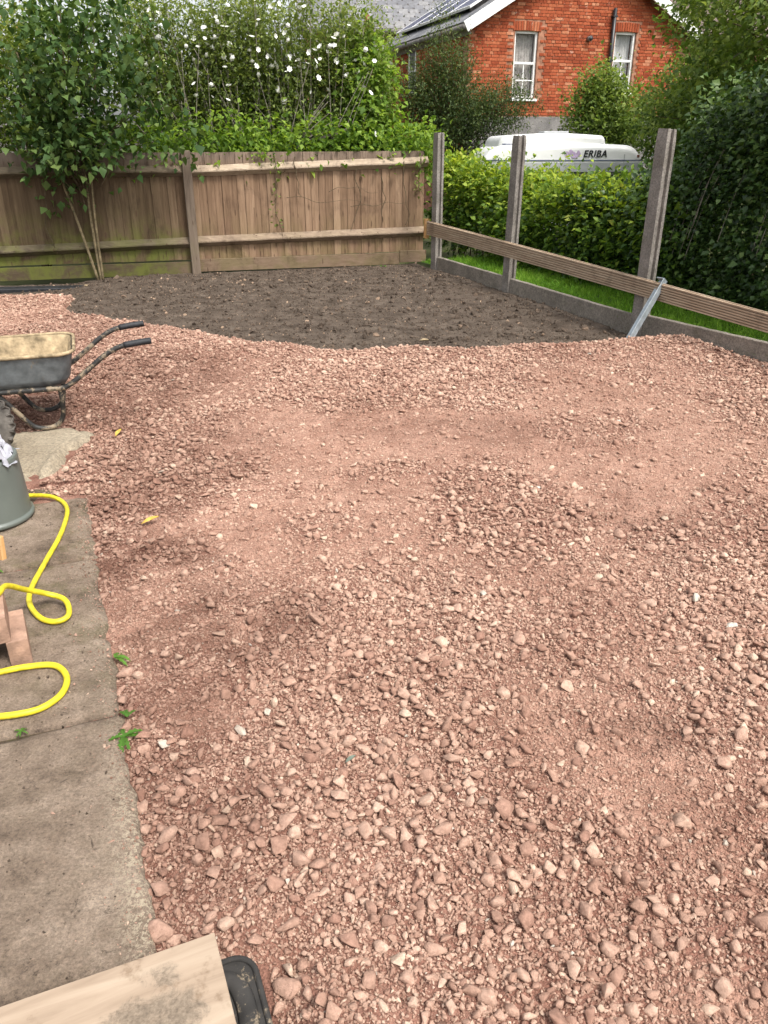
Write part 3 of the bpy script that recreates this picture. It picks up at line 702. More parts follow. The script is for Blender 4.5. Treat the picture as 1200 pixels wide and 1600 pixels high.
# galvanised angle prop leaning on the deck board
pa, pb = Vector((2.17, 7.08, -.03)), Vector((2.50, 7.30, .50))
dv = (pb-pa); ln = dv.length; b = MB(); b.prism([(-.042,-.028),(.042,-.028),(.042,-.020),(-.034,-.020),(-.034,.035),(-.042,.035)], 0, ln)
b2 = MB(); b2.box(-.042, .042, -.030, .030, ln, ln+.006)
pr = empty('steel_prop', pa, 0, label='grey galvanised steel bar leaning on the deck board at the gravel edge', category='metal bar')
pr.rotation_euler = dv.to_track_quat('Z', 'Y').to_euler(); obj('bar', b.me('bar', bevel=.0015), M_galv, pr); obj('end_cap', b2.me('cap'), M_galv, pr)

# ------------------------------------------------------------------ wheelbarrow
wb = empty('wheelbarrow', (-2.13, 4.81, 0), R(20), label='grey builder\'s wheelbarrow coated with dried mortar, handles towards the gravel', category='wheelbarrow')
def rrect(cx, hx, hy, r, n=6):
    pts = []
    for sx, sy, a in ((1,1,0),(-1,1,90),(-1,-1,180),(1,-1,270)):
        for k in range(n+1):
            an = R(a+90*k/n); pts.append((cx+sx*(hx-r)+r*math.cos(an), sy*(hy-r)+r*math.sin(an)))
    return pts
def loft(levels):
    b = MB(); m = len(levels[0][0]); V = []; F = []
    for pts, z in levels: V += [(x, y, z+.0) for x, y in pts]
    for i in range(len(levels)-1):
        for k in range(m): F.append((i*m+k, i*m+(k+1) % m, (i+1)*m+(k+1) % m, (i+1)*m+k))
    return b, V, F, m
outer = [(rrect(-.235, .375, .235, .09), .285), (rrect(-.24, .41, .262, .10), .33), (rrect(-.255, .455, .29, .10), .47), (rrect(-.255, .46, .295, .10), .482)]
b, V, F, m = loft(outer); F.append(tuple(reversed(range(m))))
obj('tray', b.add(V, F).me('tray', True), M_tray, wb)
inner = [(rrect(-.235, .355, .215, .08), .315), (rrect(-.24, .39, .245, .09), .345), (rrect(-.255, .438, .272, .09), .47), (rrect(-.255, .45, .285, .09), .486)]
b, V, F, m = loft(inner); c0 = len(V)
V += [(x*.5-.12, y*.5, .335) for x, y in inner[0][0]]; F += [(k, (k+1) % m, c0+(k+1) % m, c0+k) for k in range(m)]; F.append(tuple(c0+k for k in range(m)))
obj('mortar_lining', b.add(V, F).me('lining', True), M_mortar, wb)
rim = [(x, y, .484+.005*math.sin(7*x+3*y)) for x, y in rrect(-.255, .466, .30, .105, 8)]; rim.append(rim[0]); rim.append(rim[1])
obj('rim', MB().tube(rim, .011, 8, False).me('rim', True), M_mortar, wb)
for s in (-1, 1):
    rail = spline([(-.92, s*.06, .19), (-.6, s*.17, .255), (-.2, s*.235, .272), (.08, s*.255, .275), (.15, s*.26, .288), (.27, s*.265, .37), (.38, s*.268, .452), (.47, s*.27, .497), (.56, s*.27, .513), (.66, s*.27, .521)], 6)
    cut = int(len(rail)*.80)
    obj('handle', MB().tube(rail[:cut+1], .0155, 10).me('handle', True), M_tube, wb)
    obj('grip', MB().tube(rail[cut:], .0195, 10).me('grip', True), M_rubber, wb)
    leg = spline([(-.26, s*.225, .272), (-.2, s*.215, .19), (-.12, s*.20, .075), (-.075, s*.195, .03), (-.01, s*.195, .018), (.05, s*.20, .035), (.088, s*.21, .09), (.10, s*.235, .19), (.10, s*.252, .272)], 5)
    obj('leg', MB().tube(leg, .0145, 10).me('leg', True), M_tube, wb)
obj('brace', MB().tube([(.10, -.23, .15), (.10, .23, .15)], .011, 8).me('brace', True), M_tube, wb)
wheel = obj('wheel', MB().lathe([(.03,-.03),(.10,-.025),(.125,-.03),(.125,.03),(.10,.025),(.03,.03)], 28).me('wheel', True), M_tray, wb, (-.93, 0, .19), (R(90), 0, 0))
obj('tyre', MB().lathe([(.12,-.03),(.15,-.042),(.185,-.035),(.195,0),(.185,.035),(.15,.042),(.12,.03)], 28).me('tyre', True), M_rubber, wheel)

# dusty tyre at the picture's left edge
tb = MB(); prof = [(.10,-.035),(.13,-.052),(.175,-.045),(.195,-.02),(.2,0),(.195,.02),(.175,.045),(.13,.052),(.10,.035)]
tb.lathe(prof, 40); lug = MB()
for i in range(52):
    M = Matrix.Rotation(2*math.pi*i/52, 4, 'Z') @ Matrix.Rotation(.35 if i % 2 else -.35, 4, 'X'); lug.box(.17, .2035, -.0065, .0065, -.040, .040, M)
ty = obj("rubber_tyre", tb.me('tyre', True), M_tyre, None, (-2.29, 4.20, .17), (R(80), 0, R(14)), label='dusty grey tyre standing beside the plant pot below the wheelbarrow', category='tyre')
obj('tread', lug.me('tread'), M_tyre, ty)

# ------------------------------------------------------------------ plant pot, plastic sheet, hose, bricks, timber, plywood, drain
pot = empty('plant_pot', (-1.86, 3.36, 0), 0, label='round grey-green plant pot on the slab with white plastic over it', category='plant pot')
obj('body', MB().lathe([(.0,.01),(.193,.01),(.197,.014),(.198,.022),(.196,.030),(.187,.033),(.1855,.036),(.1855,.04),(.183,.10),(.178,.20),(.172,.30),(.171,.312),(.164,.316),(.155,.312),(.154,.27),(.15,.2)], 56).me('body', True), M_pot, pot)
cm = []; 
nn = 26; b = MB(); V = [(0, 0, .275)]; F = []
for r_ in range(1, 6):
    for k in range(nn): V.append((.031*r_*math.cos(2*math.pi*k/nn), .031*r_*math.sin(2*math.pi*k/nn), .268+random.uniform(-.008, .012)))
for k in range(nn): F.append((0, 1+k, 1+(k+1) % nn))
for r_ in range(4):
    for k in range(nn): F.append((1+r_*nn+k, 1+(r_+1)*nn+k, 1+(r_+1)*nn+(k+1) % nn, 1+r_*nn+(k+1) % nn))
obj('compost', b.add(V, F).me('compost'), M_soil, pot)
n = 120; an = rng.uniform(-1.0, 1.6, n); rr_ = rng.uniform(.07, .15, n)
obj('seedlings', leaf_mesh('seedlings', np.column_stack([rr_*np.cos(an), rr_*np.sin(an), np.full(n, .275)]), rdir(n, .9), rdir(n)+[0,0,1], rng.uniform(.015, .04, n), rng.uniform(.006, .014, n), rng.random((n, 3))), L_weed, pot)
# crumpled sheet
nu = 46; U, W = np.meshgrid(np.linspace(-1, 1, nu), np.linspace(-1, 1, nu)); ang = U*1.1+W*.3
sx = -1.83+U*.12-.05*W; sy = 3.37+W*.12+.04*U
sz = .36+.13*np.exp(-(U+.5)**2*1.4-(W-.2)**2*1.2)+(fbm(U, W, 2.5, 3, 7)-.5)*.13+np.abs(fbm(U+.3*W, W, 6, 2, 8)-.5)*.11-.10*sstep(.35, 1, U)*1.0
sz = np.maximum(sz, .29); sx = sx+(fbm(U, W, 4, 2, 19)-.5)*.07
V = np.stack([sx, sy, sz], -1).reshape(-1, 3); i = np.arange((nu-1)**2); a = (i//(nu-1))*nu+i % (nu-1)
sh = obj('plastic_sheet', fast_mesh('sheet', V, np.stack([a, a+1, a+1+nu, a+nu], 1), True), M_sheet, None, label='crumpled white plastic sheet lying over the plant pot', category='plastic sheet')
md = sh.modifiers.new('thick', 'SOLIDIFY'); md.thickness = .0012

hose_pts = [(-1.93,3.55,.012),(-1.80,3.60,.011),(-1.65,3.585,.011),(-1.53,3.45,.011),(-1.46,3.19,.011),(-1.425,2.92,.011),(-1.395,2.70,.012),(-1.355,2.58,.011),(-1.275,2.48,.011),(-1.205,2.452,.012),(-1.172,2.49,.018),(-1.215,2.575,.030),(-1.285,2.58,.055),(-1.328,2.51,.115),(-1.335,2.41,.188),(-1.318,2.31,.212),(-1.36,2.22,.205),(-1.47,2.16,.12),(-1.58,2.13,.02),(-1.53,2.085,.0),(-1.40,2.10,.004),(-1.28,2.148,.010),(-1.20,2.177,.011),(-1.11,2.185,.011),(-1.045,2.12,.012),(-1.03,2.03,.012),(-1.075,1.955,.012),(-1.18,1.922,.012),(-1.32,1.93,.002),(-1.5,1.97,-.01)]
hz = spline(hose_pts, 10)
obj('garden_hose', MB().tube(hz, .0105, 12).me('hose', True), M_hose, None, label='bright yellow garden hose looped on the slab path', category='hose')

def brick_me(w=.068, l=.212, h=.102): return MB().box(-w/2, w/2, -l/2, l/2, -h/2, h/2).me('brick', bevel=.004, segs=2)
lb = brick_me()
for (x, y, z, rz, lab) in [(-1.277, 2.30, .045, 27, 'tan brick on edge at the bottom of the small pile, nearest the lower hose loop'),
                           (-1.395, 2.24, .045, 25, 'brick on edge at the bottom left of the small pile'),
                           (-1.322, 2.28, .148, 26, 'upper brick on the small pile, with the yellow hose lying over it')]:
    obj('brick', lb, M_brickloose, None, (x, y, z), (R(random.uniform(-2, 2)), R(random.uniform(-2, 2)), R(rz)), label=lab, category='brick', group='bricks piled beside the path')
obj('timber_offcut', MB().box(-.05, .05, -.012, .012, 0, .11).me('offcut', bevel=.002), M_block, None, (-1.66, 2.97, -.005), (R(-4), 0, R(-22)), label='orange timber offcut standing on the slab in front of the plant pot', category='timber')

pd = np.array([-.924, -.383]); qd = np.array([.383, -.924])
ply = MB().box(0, 1.25, 0, .75, 0, .014); o = obj('plywood_sheet', ply.me('ply', bevel=.0015), M_ply, None, (-.371, 1.172, .026), (0, 0, math.atan2(-.383, -.924)), label='stained sheet of plywood lying across the path corner at the bottom', category='plywood')

drain = empty('drain_cover', (-.30, .99, .0), math.atan2(.383, .924)-.02, label='dusty black moulded plastic cover half hidden under the plywood', category='cover')
out_ = rrect(-.05, .125, .15, .05); 
obj('plate', MB().prism(out_, -.03, .004).me('plate', bevel=.003), M_drain, drain)
def ring(pts, r, z, n=8): p = [(x, y, z) for x, y in pts]; p += p[:2]; return MB().tube(p, r, n, False).me('ring', True)
obj('outer_lip', ring(rrect(-.05, .118, .143, .046, 8), .0065, .006), M_drain, drain)
rib = spline([(-.16, .105, .008), (-.05, .112, .008), (.015, .095, .008), (.032, .04, .008), (.03, -.04, .008), (.05, -.11, .008), (.06, -.16, .008)], 6)
b = MB().tube(rib, .021, 10); b.v = [(x, y, (z-.008)*.55+.004) for x, y, z in b.v]; obj('rib', b.me('rib', True), M_drain, drain)
b = MB().tube(spline([(-.1, .06, .008), (-.045, .065, .008), (-.03, .03, .008), (-.045, -.02, .008), (-.1, -.03, .008)], 6), .010, 8); obj('inner_rib', b.me('rib', True), M_drain, drain)
for k in range(6):
    s = obj('pebble', rocks[k], None, drain, (-.02+.012*k*random.uniform(-1, 1), -.03-.015*k, .012)); s.scale = [random.uniform(.004, .009)]*3

# ------------------------------------------------------------------ weeds, fallen leaves
def weed(x, y, z, n, L, spread, label, seed):
    r = random.Random(seed); b = MB()
    for k in range(n):
        an = 2*math.pi*k/n+r.uniform(-.4, .4) if spread is None else r.uniform(*spread)
        l = L*r.uniform(.5, .85); seg = 9; V = []; F = []; el = r.uniform(.15, .6)
        for i in range(seg+1):
            t = i/seg; w = l*.17*math.sin(math.pi*min(t*.9+.1, 1))**.8*(1 if i % 2 else .5); d = t*l; h = el*d-1.1*d*d/l*.6+.004
            ca, sa = math.cos(an), math.sin(an)
            V += [(ca*d-sa*w, sa*d+ca*w, h+w*.35), (ca*d, sa*d, h), (ca*d+sa*w, sa*d-ca*w, h+w*.35)]
        for i in range(seg):
            a = i*3; F += [(a, a+1, a+4, a+3), (a+1, a+2, a+5, a+4)]
        b.add(V, F)
    me = mesh('weed', b.v, b.f); at = me.attributes.new('tint', 'FLOAT_VECTOR', 'POINT')
    at.data.foreach_set('vector', np.tile(rng.random(3), len(me.vertices)).astype(np.float32))
    obj('weed', me, L_weed, None, (x, y, z), label=label, category='weed', group='weeds in the path joints')
weed(-.925, 2.24, .0, 5, .075, (-.6, 2.6), 'small green weed at the slab edge level with the lower hose loop', 1)
weed(-.775, 1.84, .0, 7, .085, None, 'bright green dandelion at the slab edge below the hose', 2)
weed(-1.09, 1.865, .0, 6, .035, None, 'tiny weed in the slab joint just under the lower hose loop', 3)
weed(-1.62, 2.86, .0, 5, .085, None, 'broad-leaved weed at the picture edge above the bricks', 4)
weed(-.79, 1.93, .0, 4, .06, (1.0, 2.6), 'thin upright weed just above the dandelion at the slab edge', 5)
weed(-.02, 11.93, -.01, 9, .16, None, 'low green weed sprouting at the foot of the wooden fence', 6)
def fleaf(x, y, z, rz, L, mat, label, name='fallen_leaf'):
    V = []; F = []; n = 7
    for i in range(n):
        t = i/(n-1); w = L*.2*math.sin(math.pi*(t*.94+.03)); V += [(t*L, -w, .3*w+.02*math.sin(4*t)*L), (t*L, 0, .05*L*math.sin(5*t)), (t*L, w, .5*w)]
    for i in range(n-1): a = i*3; F += [(a, a+1, a+4, a+3), (a+1, a+2, a+5, a+4)]
    obj(name, mesh('leaf', V, F, True), mat, None, (x, y, z), (random.uniform(-.3, .3), random.uniform(-.3, .0), rz), label=label, category='leaf')
fleaf(-1.12, 3.27, float(stone_h(-1.12, 3.27))+.014, .5, .085, M_yleaf, 'curled yellow leaf on the gravel to the right of the hose')
fleaf(-1.62, 4.50, float(stone_h(-1.62, 4.5))+.016, 1.4, .08, M_yleaf, 'yellow leaf on the gravel below the barrow handles')
fleaf(-.11, 1.73, float(stone_h(-.11, 1.73))+.012, .6, .036, M_sliver, 'small grey-green sliver lying on the stones', 'sliver')
for x, y, z, s, lab in ((.37, 7.30, None, .055, 'flat pale stone on the dark soil near the gravel edge'), (1.28, 10.9, None, .05, 'pale stone on the soil near the corner post'), (-3.85, 10.45, None, .05, 'pale stone at the foot of the slim sapling')):
    o = obj('pale_stone', rocks[3].copy(), None, None, (x, y, float(soil_h(x, y))+.012), (0, 0, x), label=lab, category='stone'); o.scale = (s, s*.75, s*.5); o.data.materials.clear(); o.data.materials.append(M_mortar)

# ------------------------------------------------------------------ lawn strip
lawn_z = .03
Lp = [fpt(-.6, -.02), fpt(7.5, -.02), fpt(7.5, -2.9), fpt(-.6, -2.9)]
obj('lawn', mesh('lawn', [(p[0], p[1], lawn_z) for p in Lp], [(0,1,2,3)]), plain('lawn_soil', (.05, .09, .02), .95, .1, .3, 6), kind='structure')
n = 30000; s = rng.uniform(-.5, 7.2, n); of = -rng.uniform(.03, 1.5, n)
gp = np.column_stack([FX[0]+Q[0]*s+MN[0]*of, FX[1]+Q[1]*s+MN[1]*of, np.full(n, lawn_z-.005)])
cl = fbm(gp[:, 0], gp[:, 1], 4, 3, 14)
gm = leaf_mesh('grass', gp, rdir(n, 1.3), rdir(n), rng.uniform(.04, .11, n)*(0.6+cl*.8), rng.uniform(.004, .008, n), np.column_stack([rng.random(n), np.clip(cl*1.6-.3, 0, 1), rng.random(n)]), .1, .25)
obj('grass', gm, L_grass, kind='stuff', label='bright green grass strip between the posts and the hedge')

# ------------------------------------------------------------------ house
HA = R(18); HE = np.array([math.cos(HA), math.sin(HA)]); HB = np.array([-math.sin(HA), math.cos(HA)])
house = empty('brick_house', (3.43, 24.05, -.48), HA, label='red brick house with white sash windows and solar panels behind the hedge', category='house')
house.scale = (1.3, 1.3, 1.3)
# local (1.3 m to the unit): x along the gable, y away from the viewer, z up
SL, SR, ZE, AP = -1.0, 4.10, 3.72, 1.55; PIT = .575; DEP = 6.2
def zr(x): return ZE+.10+PIT*((AP-SL)-abs(x-AP))          # underside of roof at x
WINS = [(0.02, .55, 2.48, 3.70), (2.35, 2.86, 2.62, 3.76)]
def hole(x0, x1, z0, z1):
    for a, b_, c, d in WINS:
        if x1 > a-.005 and x0 < b_+.005 and z1 > c and z0 < d+.165: return True
    return False
b = MB()
xb = [SL, WINS[0][0], WINS[0][1], WINS[1][0], WINS[1][1], SR]
# backing wall behind the bricks, pierced at the two windows
for i in range(5):
    x0, x1 = xb[i], xb[i+1]; w = [q for q in WINS if abs(q[0]-x0) < 1e-6]
    def panel(z0, z1t):
        px0 = [(x0, z0)]; top = [(x1, zr(x1) if z1t is None else z1t)]
        if z1t is None and x0 < AP < x1: top.append((AP, zr(AP)))
        top.append((x0, zr(x0) if z1t is None else z1t)); poly = [(x0, z0), (x1, z0)]+top
        n = len(poly); b.add([(x, .012, z) for x, z in poly]+[(x, .25, z) for x, z in poly], [tuple(range(n)), tuple(reversed(range(n, 2*n)))]+[(k, k+n, (k+1) % n+n, (k+1) % n) for k in range(n)])
    if w: panel(-.3, w[0][2]); panel(w[0][3], None)
    else: panel(-.3, None)
obj('wall', b.me('wall'), M_joint, house)
b = MB().box(SL+.012, SL+.25, .255, DEP, -.3, ZE+.05).box(SR-.25, SR, .255, DEP, -.3, ZE+.05).box(SL+.26, SR-.26, DEP-.25, DEP, -.3, ZE+.05); obj('side_wall', b.me('side'), M_joint, house)
BL, BH, BD = .165, .049, .08
bs = MB().box(-BL/2, BL/2, -.0, .05, -BH/2, BH/2).me('brick', bevel=.004); bh = MB().box(-.039, .039, -.0, .05, -BH/2, BH/2).me('brick', bevel=.004)
bsol = MB().box(-BH/2, BH/2, -.0, .05, -.083, .083).me('brick', bevel=.004)
cand = []; row = 0; z = 2.17
while z < 5.4:
    hd = row % 4 == 3; step = .0862 if hd else .1725; x = SL+(.043 if row % 2 else 0)+(.086 if row % 4 == 1 else 0); wid = .078 if hd else BL
    while x+wid < SR+.01:
        if zr(x)-.02 > z+BH and zr(x+wid)-.02 > z+BH and not hole(x, x+wid, z, z+BH): cand.append((x+wid/2, z+BH/2, hd))
        x += step
    z += .0577; row += 1
vis = [c for c in cand if c[0] > -.45 and 2.62 < c[1] < 4.42]; vis.sort(key=lambda c: abs(c[0]-1.8)*.55+abs(c[1]-3.55)); vis = vis[:276]; vset = set(vis)
for c in vis: obj('brick', bh if c[2] else bs, M_brick, house, (c[0]+random.uniform(-.003, .003), random.uniform(-.004, .003), c[1]+random.uniform(-.002, .002)))
for a, b_, c, d in WINS:          # soldier arches
    k = int((b_-a)/.0577)+2
    for i in range(k):
        t = (i+.5)/k-.5; obj('brick', bsol, M_brick, house, ((a+b_)/2+t*k*.059, random.uniform(-.004, .002), d+.088-.03*abs(t)), (0, t*.22, 0))
def brick_mass(name, items, M, parent):
    V = []; F = []; rn = []; n = 0
    for (x, y, z, w, dx) in items:
        vs_ = [(x-w/2, y, z-BH/2), (x+w/2, y, z-BH/2), (x+w/2, y, z+BH/2), (x-w/2, y, z+BH/2), (x-w/2, y+.03, z-BH/2), (x+w/2, y+.03, z-BH/2), (x+w/2, y+.03, z+BH/2), (x-w/2, y+.03, z+BH/2)]
        if dx: vs_ = [(SL+(p[1]), .25+p[0]-0, p[2]) for p in vs_]
        V += vs_; F += [tuple(n+k for k in q) for q in ((0,1,2,3),(0,4,5,1),(1,5,6,2),(2,6,7,3),(3,7,4,0))]; rn += [random.random()]*8; n += 8
    me = MB().add(V, F).me(name); at = me.attributes.new('rnd', 'FLOAT', 'POINT'); at.data.foreach_set('value', np.array(rn, np.float32))
    return obj(name, me, M, parent, kind='stuff')
brick_mass('brickwork', [(c[0], random.uniform(-.004, .003), c[1], .078 if c[2] else BL, False) for c in cand if c not in vset], M_brick_a, house)
items = []; z = 1.2; row = 0
SWY = (3.05, 3.55)
while z < ZE:
    x = .0 if row % 2 else .086
    while x < DEP-.5:
        if not (x+.25+BL > SWY[0] and x+.25 < SWY[1] and 2.7 < z+.03 < 3.66): items.append((x+BL/2, random.uniform(-.004, .003)-.015, z, BL, True))
        x += .1725
    z += .0577; row += 1
brick_mass('side_brickwork', items, M_brick_a, house)
obj('plinth', MB().box(SL-.04, SR+.04, -.06, .009, -.3, 2.14).me('plinth', bevel=.006), M_render, house)
# sash windows: frame, bars, panes, curtains
def sash(x0, x1, z0, z1, parent, curtain=True, M=None):
    w = MB(); f = .045; yb, yf = .13, .06
    w.box(x0, x0+f, yf, yb, z0, z1).box(x1-f, x1, yf, yb, z0, z1).box(x0+f, x1-f, yf, yb, z1-f, z1).box(x0+f, x1-f, yf, yb, z0, z0+f)
    zm = (z0+z1)/2+.04; w.box(x0+f, x1-f, yf+.004, yb-.004, zm-.022, zm+.022); xm = (x0+x1)/2; w.box(xm-.011, xm+.011, yf+.01, yb-.02, z0+f, zm-.022)
    zq = z0+f+(zm-.022-z0-f)*.5; w.box(x0+f, xm-.011, yf+.012, yb-.02, zq-.010, zq+.010); w.box(xm+.011, x1-f, yf+.012, yb-.02, zq-.010, zq+.010)
    win = obj('window', w.me('window', bevel=.002), M_white, parent)
    for a, c, p, q in ((x0+f, x1-f, zm+.022, z1-f), (x0+f, xm-.011, zq+.01, zm-.022), (xm+.011, x1-f, zq+.01, zm-.022), (x0+f, xm-.011, z0+f, zq-.01), (xm+.011, x1-f, z0+f, zq-.01)):
        obj('pane', MB().box(a, c, .10, .104, p, q).me('pane'), M_glass, win)
    obj('sill', MB().box(x0-.04, x1+.04, -.05, .13, z0-.05, z0-.003).me('sill', bevel=.004), M_white, win)
    n = 40; V = []; F = []
    for i in range(n):
        x = x0+.02+(x1-x0-.04)*i/(n-1); y = .20+.018*math.sin(i*1.15)+.01*math.sin(i*2.9); V += [(x, y, z0), (x, y, z1)]
    for i in range(n-1): F.append((2*i, 2*i+2, 2*i+3, 2*i+1))
    obj('curtain', mesh('curtain', V, F, True), M_curtain if curtain else M_white, win)
    obj('dark_room', MB().box(x0-.3, x1+.3, .30, .32, z0-.2, z1+.2).me('room'), M_dark, win)
    return win
sash(*WINS[0], house); sash(*WINS[1], house, False)
# side window of the long wall
w = MB().box(SL-.004, SL+.05, SWY[0], SWY[0]+.06, 2.72, 3.66).box(SL-.004, SL+.05, SWY[1]-.06, SWY[1], 2.72, 3.66).box(SL-.004, SL+.05, SWY[0]+.06, SWY[1]-.06, 3.6, 3.66).box(SL-.004, SL+.05, SWY[0]+.06, SWY[1]-.06, 2.72, 2.78).box(SL-.002, SL+.04, SWY[0]+.06, SWY[1]-.06, 3.16, 3.2)
sw = obj('window', w.me('win', bevel=.002), M_white, house); obj('pane', MB().box(SL+.008, SL+.011, SWY[0]+.06, SWY[1]-.06, 2.78, 3.6).me('pane'), M_dark, sw)
# roof slabs, barge boards, slates, gutters, solar panels
OV = .17; sl = math.hypot(1, PIT); LEN = (AP-SL+OV)*sl
def slope_matrix(side):       # u = along the ridge, v = up the slope from the eave, n = outward
    ex = SL-OV if side < 0 else SR+OV; s = -side; ez = zr(SL)-OV*PIT if side < 0 else zr(SL)-OV*PIT
    vdir = Vector((s, 0, PIT)).normalized(); u = Vector((0, 1, 0)); nn_ = Vector((-s*PIT, 0, 1)).normalized()
    return Matrix(((u.x, vdir.x, nn_.x, ex), (u.y, vdir.y, nn_.y, -.22), (u.z, vdir.z, nn_.z, ez), (0,0,0,1)))
roof = obj('roof', MB().box(.02, DEP+.2, 0, LEN, 0, .05, slope_matrix(-1)).box(.02, DEP+.2, 0, LEN, 0, .05, slope_matrix(1)).me('roof'), M_gutter, house)
slate_me = MB().box(0, .245, 0, .30, 0, .010).me('slate', bevel=.001)
def slates(Ms, rows, cols, parent, w=.25, ex=.165, v0=0, u0=0, thick=.0):
    for j in range(rows):
        for i in range(cols):
            u = u0+i*w+(w/2 if j % 2 else 0); p = Ms @ Vector((u, v0+j*ex, .056+thick))
            o = obj('slate', slate_me, M_slate, parent); q = Ms.copy(); q.translation = p
            o.matrix_local = q @ Matrix.Rotation(.028+random.uniform(-.004, .004), 4, 'X') @ Matrix.Rotation(random.uniform(-.012, .012), 4, 'Z')
slates(slope_matrix(-1), 5, 24, roof, .25, .165, 0, .05)
slates(slope_matrix(-1), 10, 3, roof, .25, .165, .825, .05)
for side in (-1, 1):
    Ms = slope_matrix(side)
    obj('barge_board', MB().box(-.035, .0, -.02, LEN+.005, -.12, .075, Ms).me('barge', bevel=.003), M_white, house)
    obj('gutter', MB().tube([Ms @ Vector((-.02, -.03, -.01)), Ms @ Vector((DEP+.2, -.03, -.01))], .05, 10).me('gutter', True), M_gutter, house)
obj('fascia', MB().box(.03, DEP+.2, .03, .055, -.19, -.004, slope_matrix(-1)).me('fascia'), M_white if False else M_gutter, house)
Ms = slope_matrix(-1); pw_, ph_ = 1.12, 1.9
for i in range(4):
    for j in range(1):
        u0 = .62+i*1.16; v0 = .50
        pan = obj('solar_panel', MB().box(0, pw_, 0, ph_, .0, .03).me('panel'), M_solar, house); q = Ms.copy(); q.translation = Ms @ Vector((u0, v0, .16)); pan.matrix_local = q
        fr = MB().box(-.012, .022, -.012, ph_+.012, -.01, .036).box(pw_-.022, pw_+.012, -.012, ph_+.012, -.01, .036).box(.022, pw_-.022, -.012, .022, -.01, .036).box(.022, pw_-.022, ph_-.022, ph_+.012, -.01, .036).box(.022, pw_-.022, ph_/2-.012, ph_/2+.012, -.005, .035)
        obj('frame', fr.me('frame'), M_white, pan)
b = MB()
for k in range(5): u = .8+k*1.05; b.box(u, u+.04, .56, 2.3, .055, .15, Ms)
obj('panel_rail', b.me('rails'), M_gutter, house)
dp = obj('downpipe', MB().tube([(2.24, -.06, 4.16), (2.24, -.06, 2.2)], .04, 10).me('pipe', True), M_dark, house)
for z in (4.0, 3.2): obj('bracket', MB().box(2.19, 2.29, -.10, -.004, z, z+.03).me('bracket'), M_dark, dp)
vt = obj('vent', MB().tube([(1.70, -.11, 3.60), (1.70, .0, 3.60)], .048, 14).me('vent', True), M_gutter, house)
obj('vent_mouth', MB().tube([(1.70, -.118, 3.60), (1.70, -.108, 3.60)], .043, 12).me('mouth', True), M_dark, vt)

# rear wing: slate roof facing the viewer, and rusty flue
wing = empty('slate_outbuilding', (-2.9, 33.2, -.5), R(4), label='grey slate roof of the building behind the house, left of the solar panels', category='building')
wing.scale = (1.36, 1.36, 1.36)
obj('wall', MB().box(0, 4.6, .25, 4, -.3, 4.30).me('wall'), M_joint, wing)
RM = Matrix(((1,0,0,-.2), (0,.80,-.60,0), (0,.60,.80,4.32), (0,0,0,1)))
wr = obj('roof', MB().box(0, 5.0, 0, 4.2, 0, .05, RM).me('roof'), M_gutter, wing)
slates(RM, 12, 17, wr, .29, .19, 0, .03)
obj('gutter', MB().tube([(-.25, -.05, 4.30), (4.9, -.05, 4.30)], .06, 10).me('gutter', True), M_gutter, wing)
fl = empty('rusty_flue', (-.53, 28.6, -.5), 0, label='rusty brown flue pipe beside the slate roof', category='flue')
fl.scale = (1.32, 1.32, 1.32)
obj('pipe', MB().tube([(0, 0, -.2), (0, 0, 3.98)], .05, 12).me('p', True), M_gutter, fl); obj('top', MB().tube([(0, 0, 3.98), (0, 0, 4.36)], .062, 12).me('t', True), M_rust, fl)

# brown roofed neighbour to the right of the gable
nb = empty('brown_roofed_house', (10.6, 36, -.4), R(10), label='house with brown tiled roof showing beyond the right gable slope', category='house')
nb.scale = (1.4, 1.4, 1.4)
obj('wall', MB().box(-2, 5, 0, 5, -.3, 4.2).me('wall'), M_joint, nb)
RM2 = Matrix(((1,0,0,-2.2), (0,.80,-.60,-.3), (0,.60,.80,4.1), (0,0,0,1)))
nr = obj('roof', MB().box(0, 7.4, 0, 4.2, 0, .05, RM2).me('roof'), M_btile, nb)
b = MB()
for j in range(14):
    for i in range(28): b.box(i*.26+(.13 if j % 2 else 0), i*.26+.25+(.13 if j % 2 else 0), j*.27, j*.27+.29, .052+.012, .075, RM2)
obj('tiles', b.me('tiles'), M_btile, nr, kind='stuff')

# shed behind the left shrubs
shed = empty('garden_shed', (-7.8, 15.2, 0), R(6), label='pale weathered shed half hidden behind the shrubs at the far left', category='shed')
sbm = MB().box(0, .145, -.02, 0, -.3, 1.86).me('sb', bevel=.003)
obj('frame', MB().box(0, 4.0, .003, 2.2, -.3, 1.85).me('frame'), M_shed, shed)
for i in range(27): obj('board', sbm, M_shed, shed, (i*.149, random.uniform(-.004, 0), 0))
obj('roof', MB().box(-.15, 4.15, -.2, 2.4, 1.87, 1.93).me('roof', bevel=.01), M_gutter, shed)

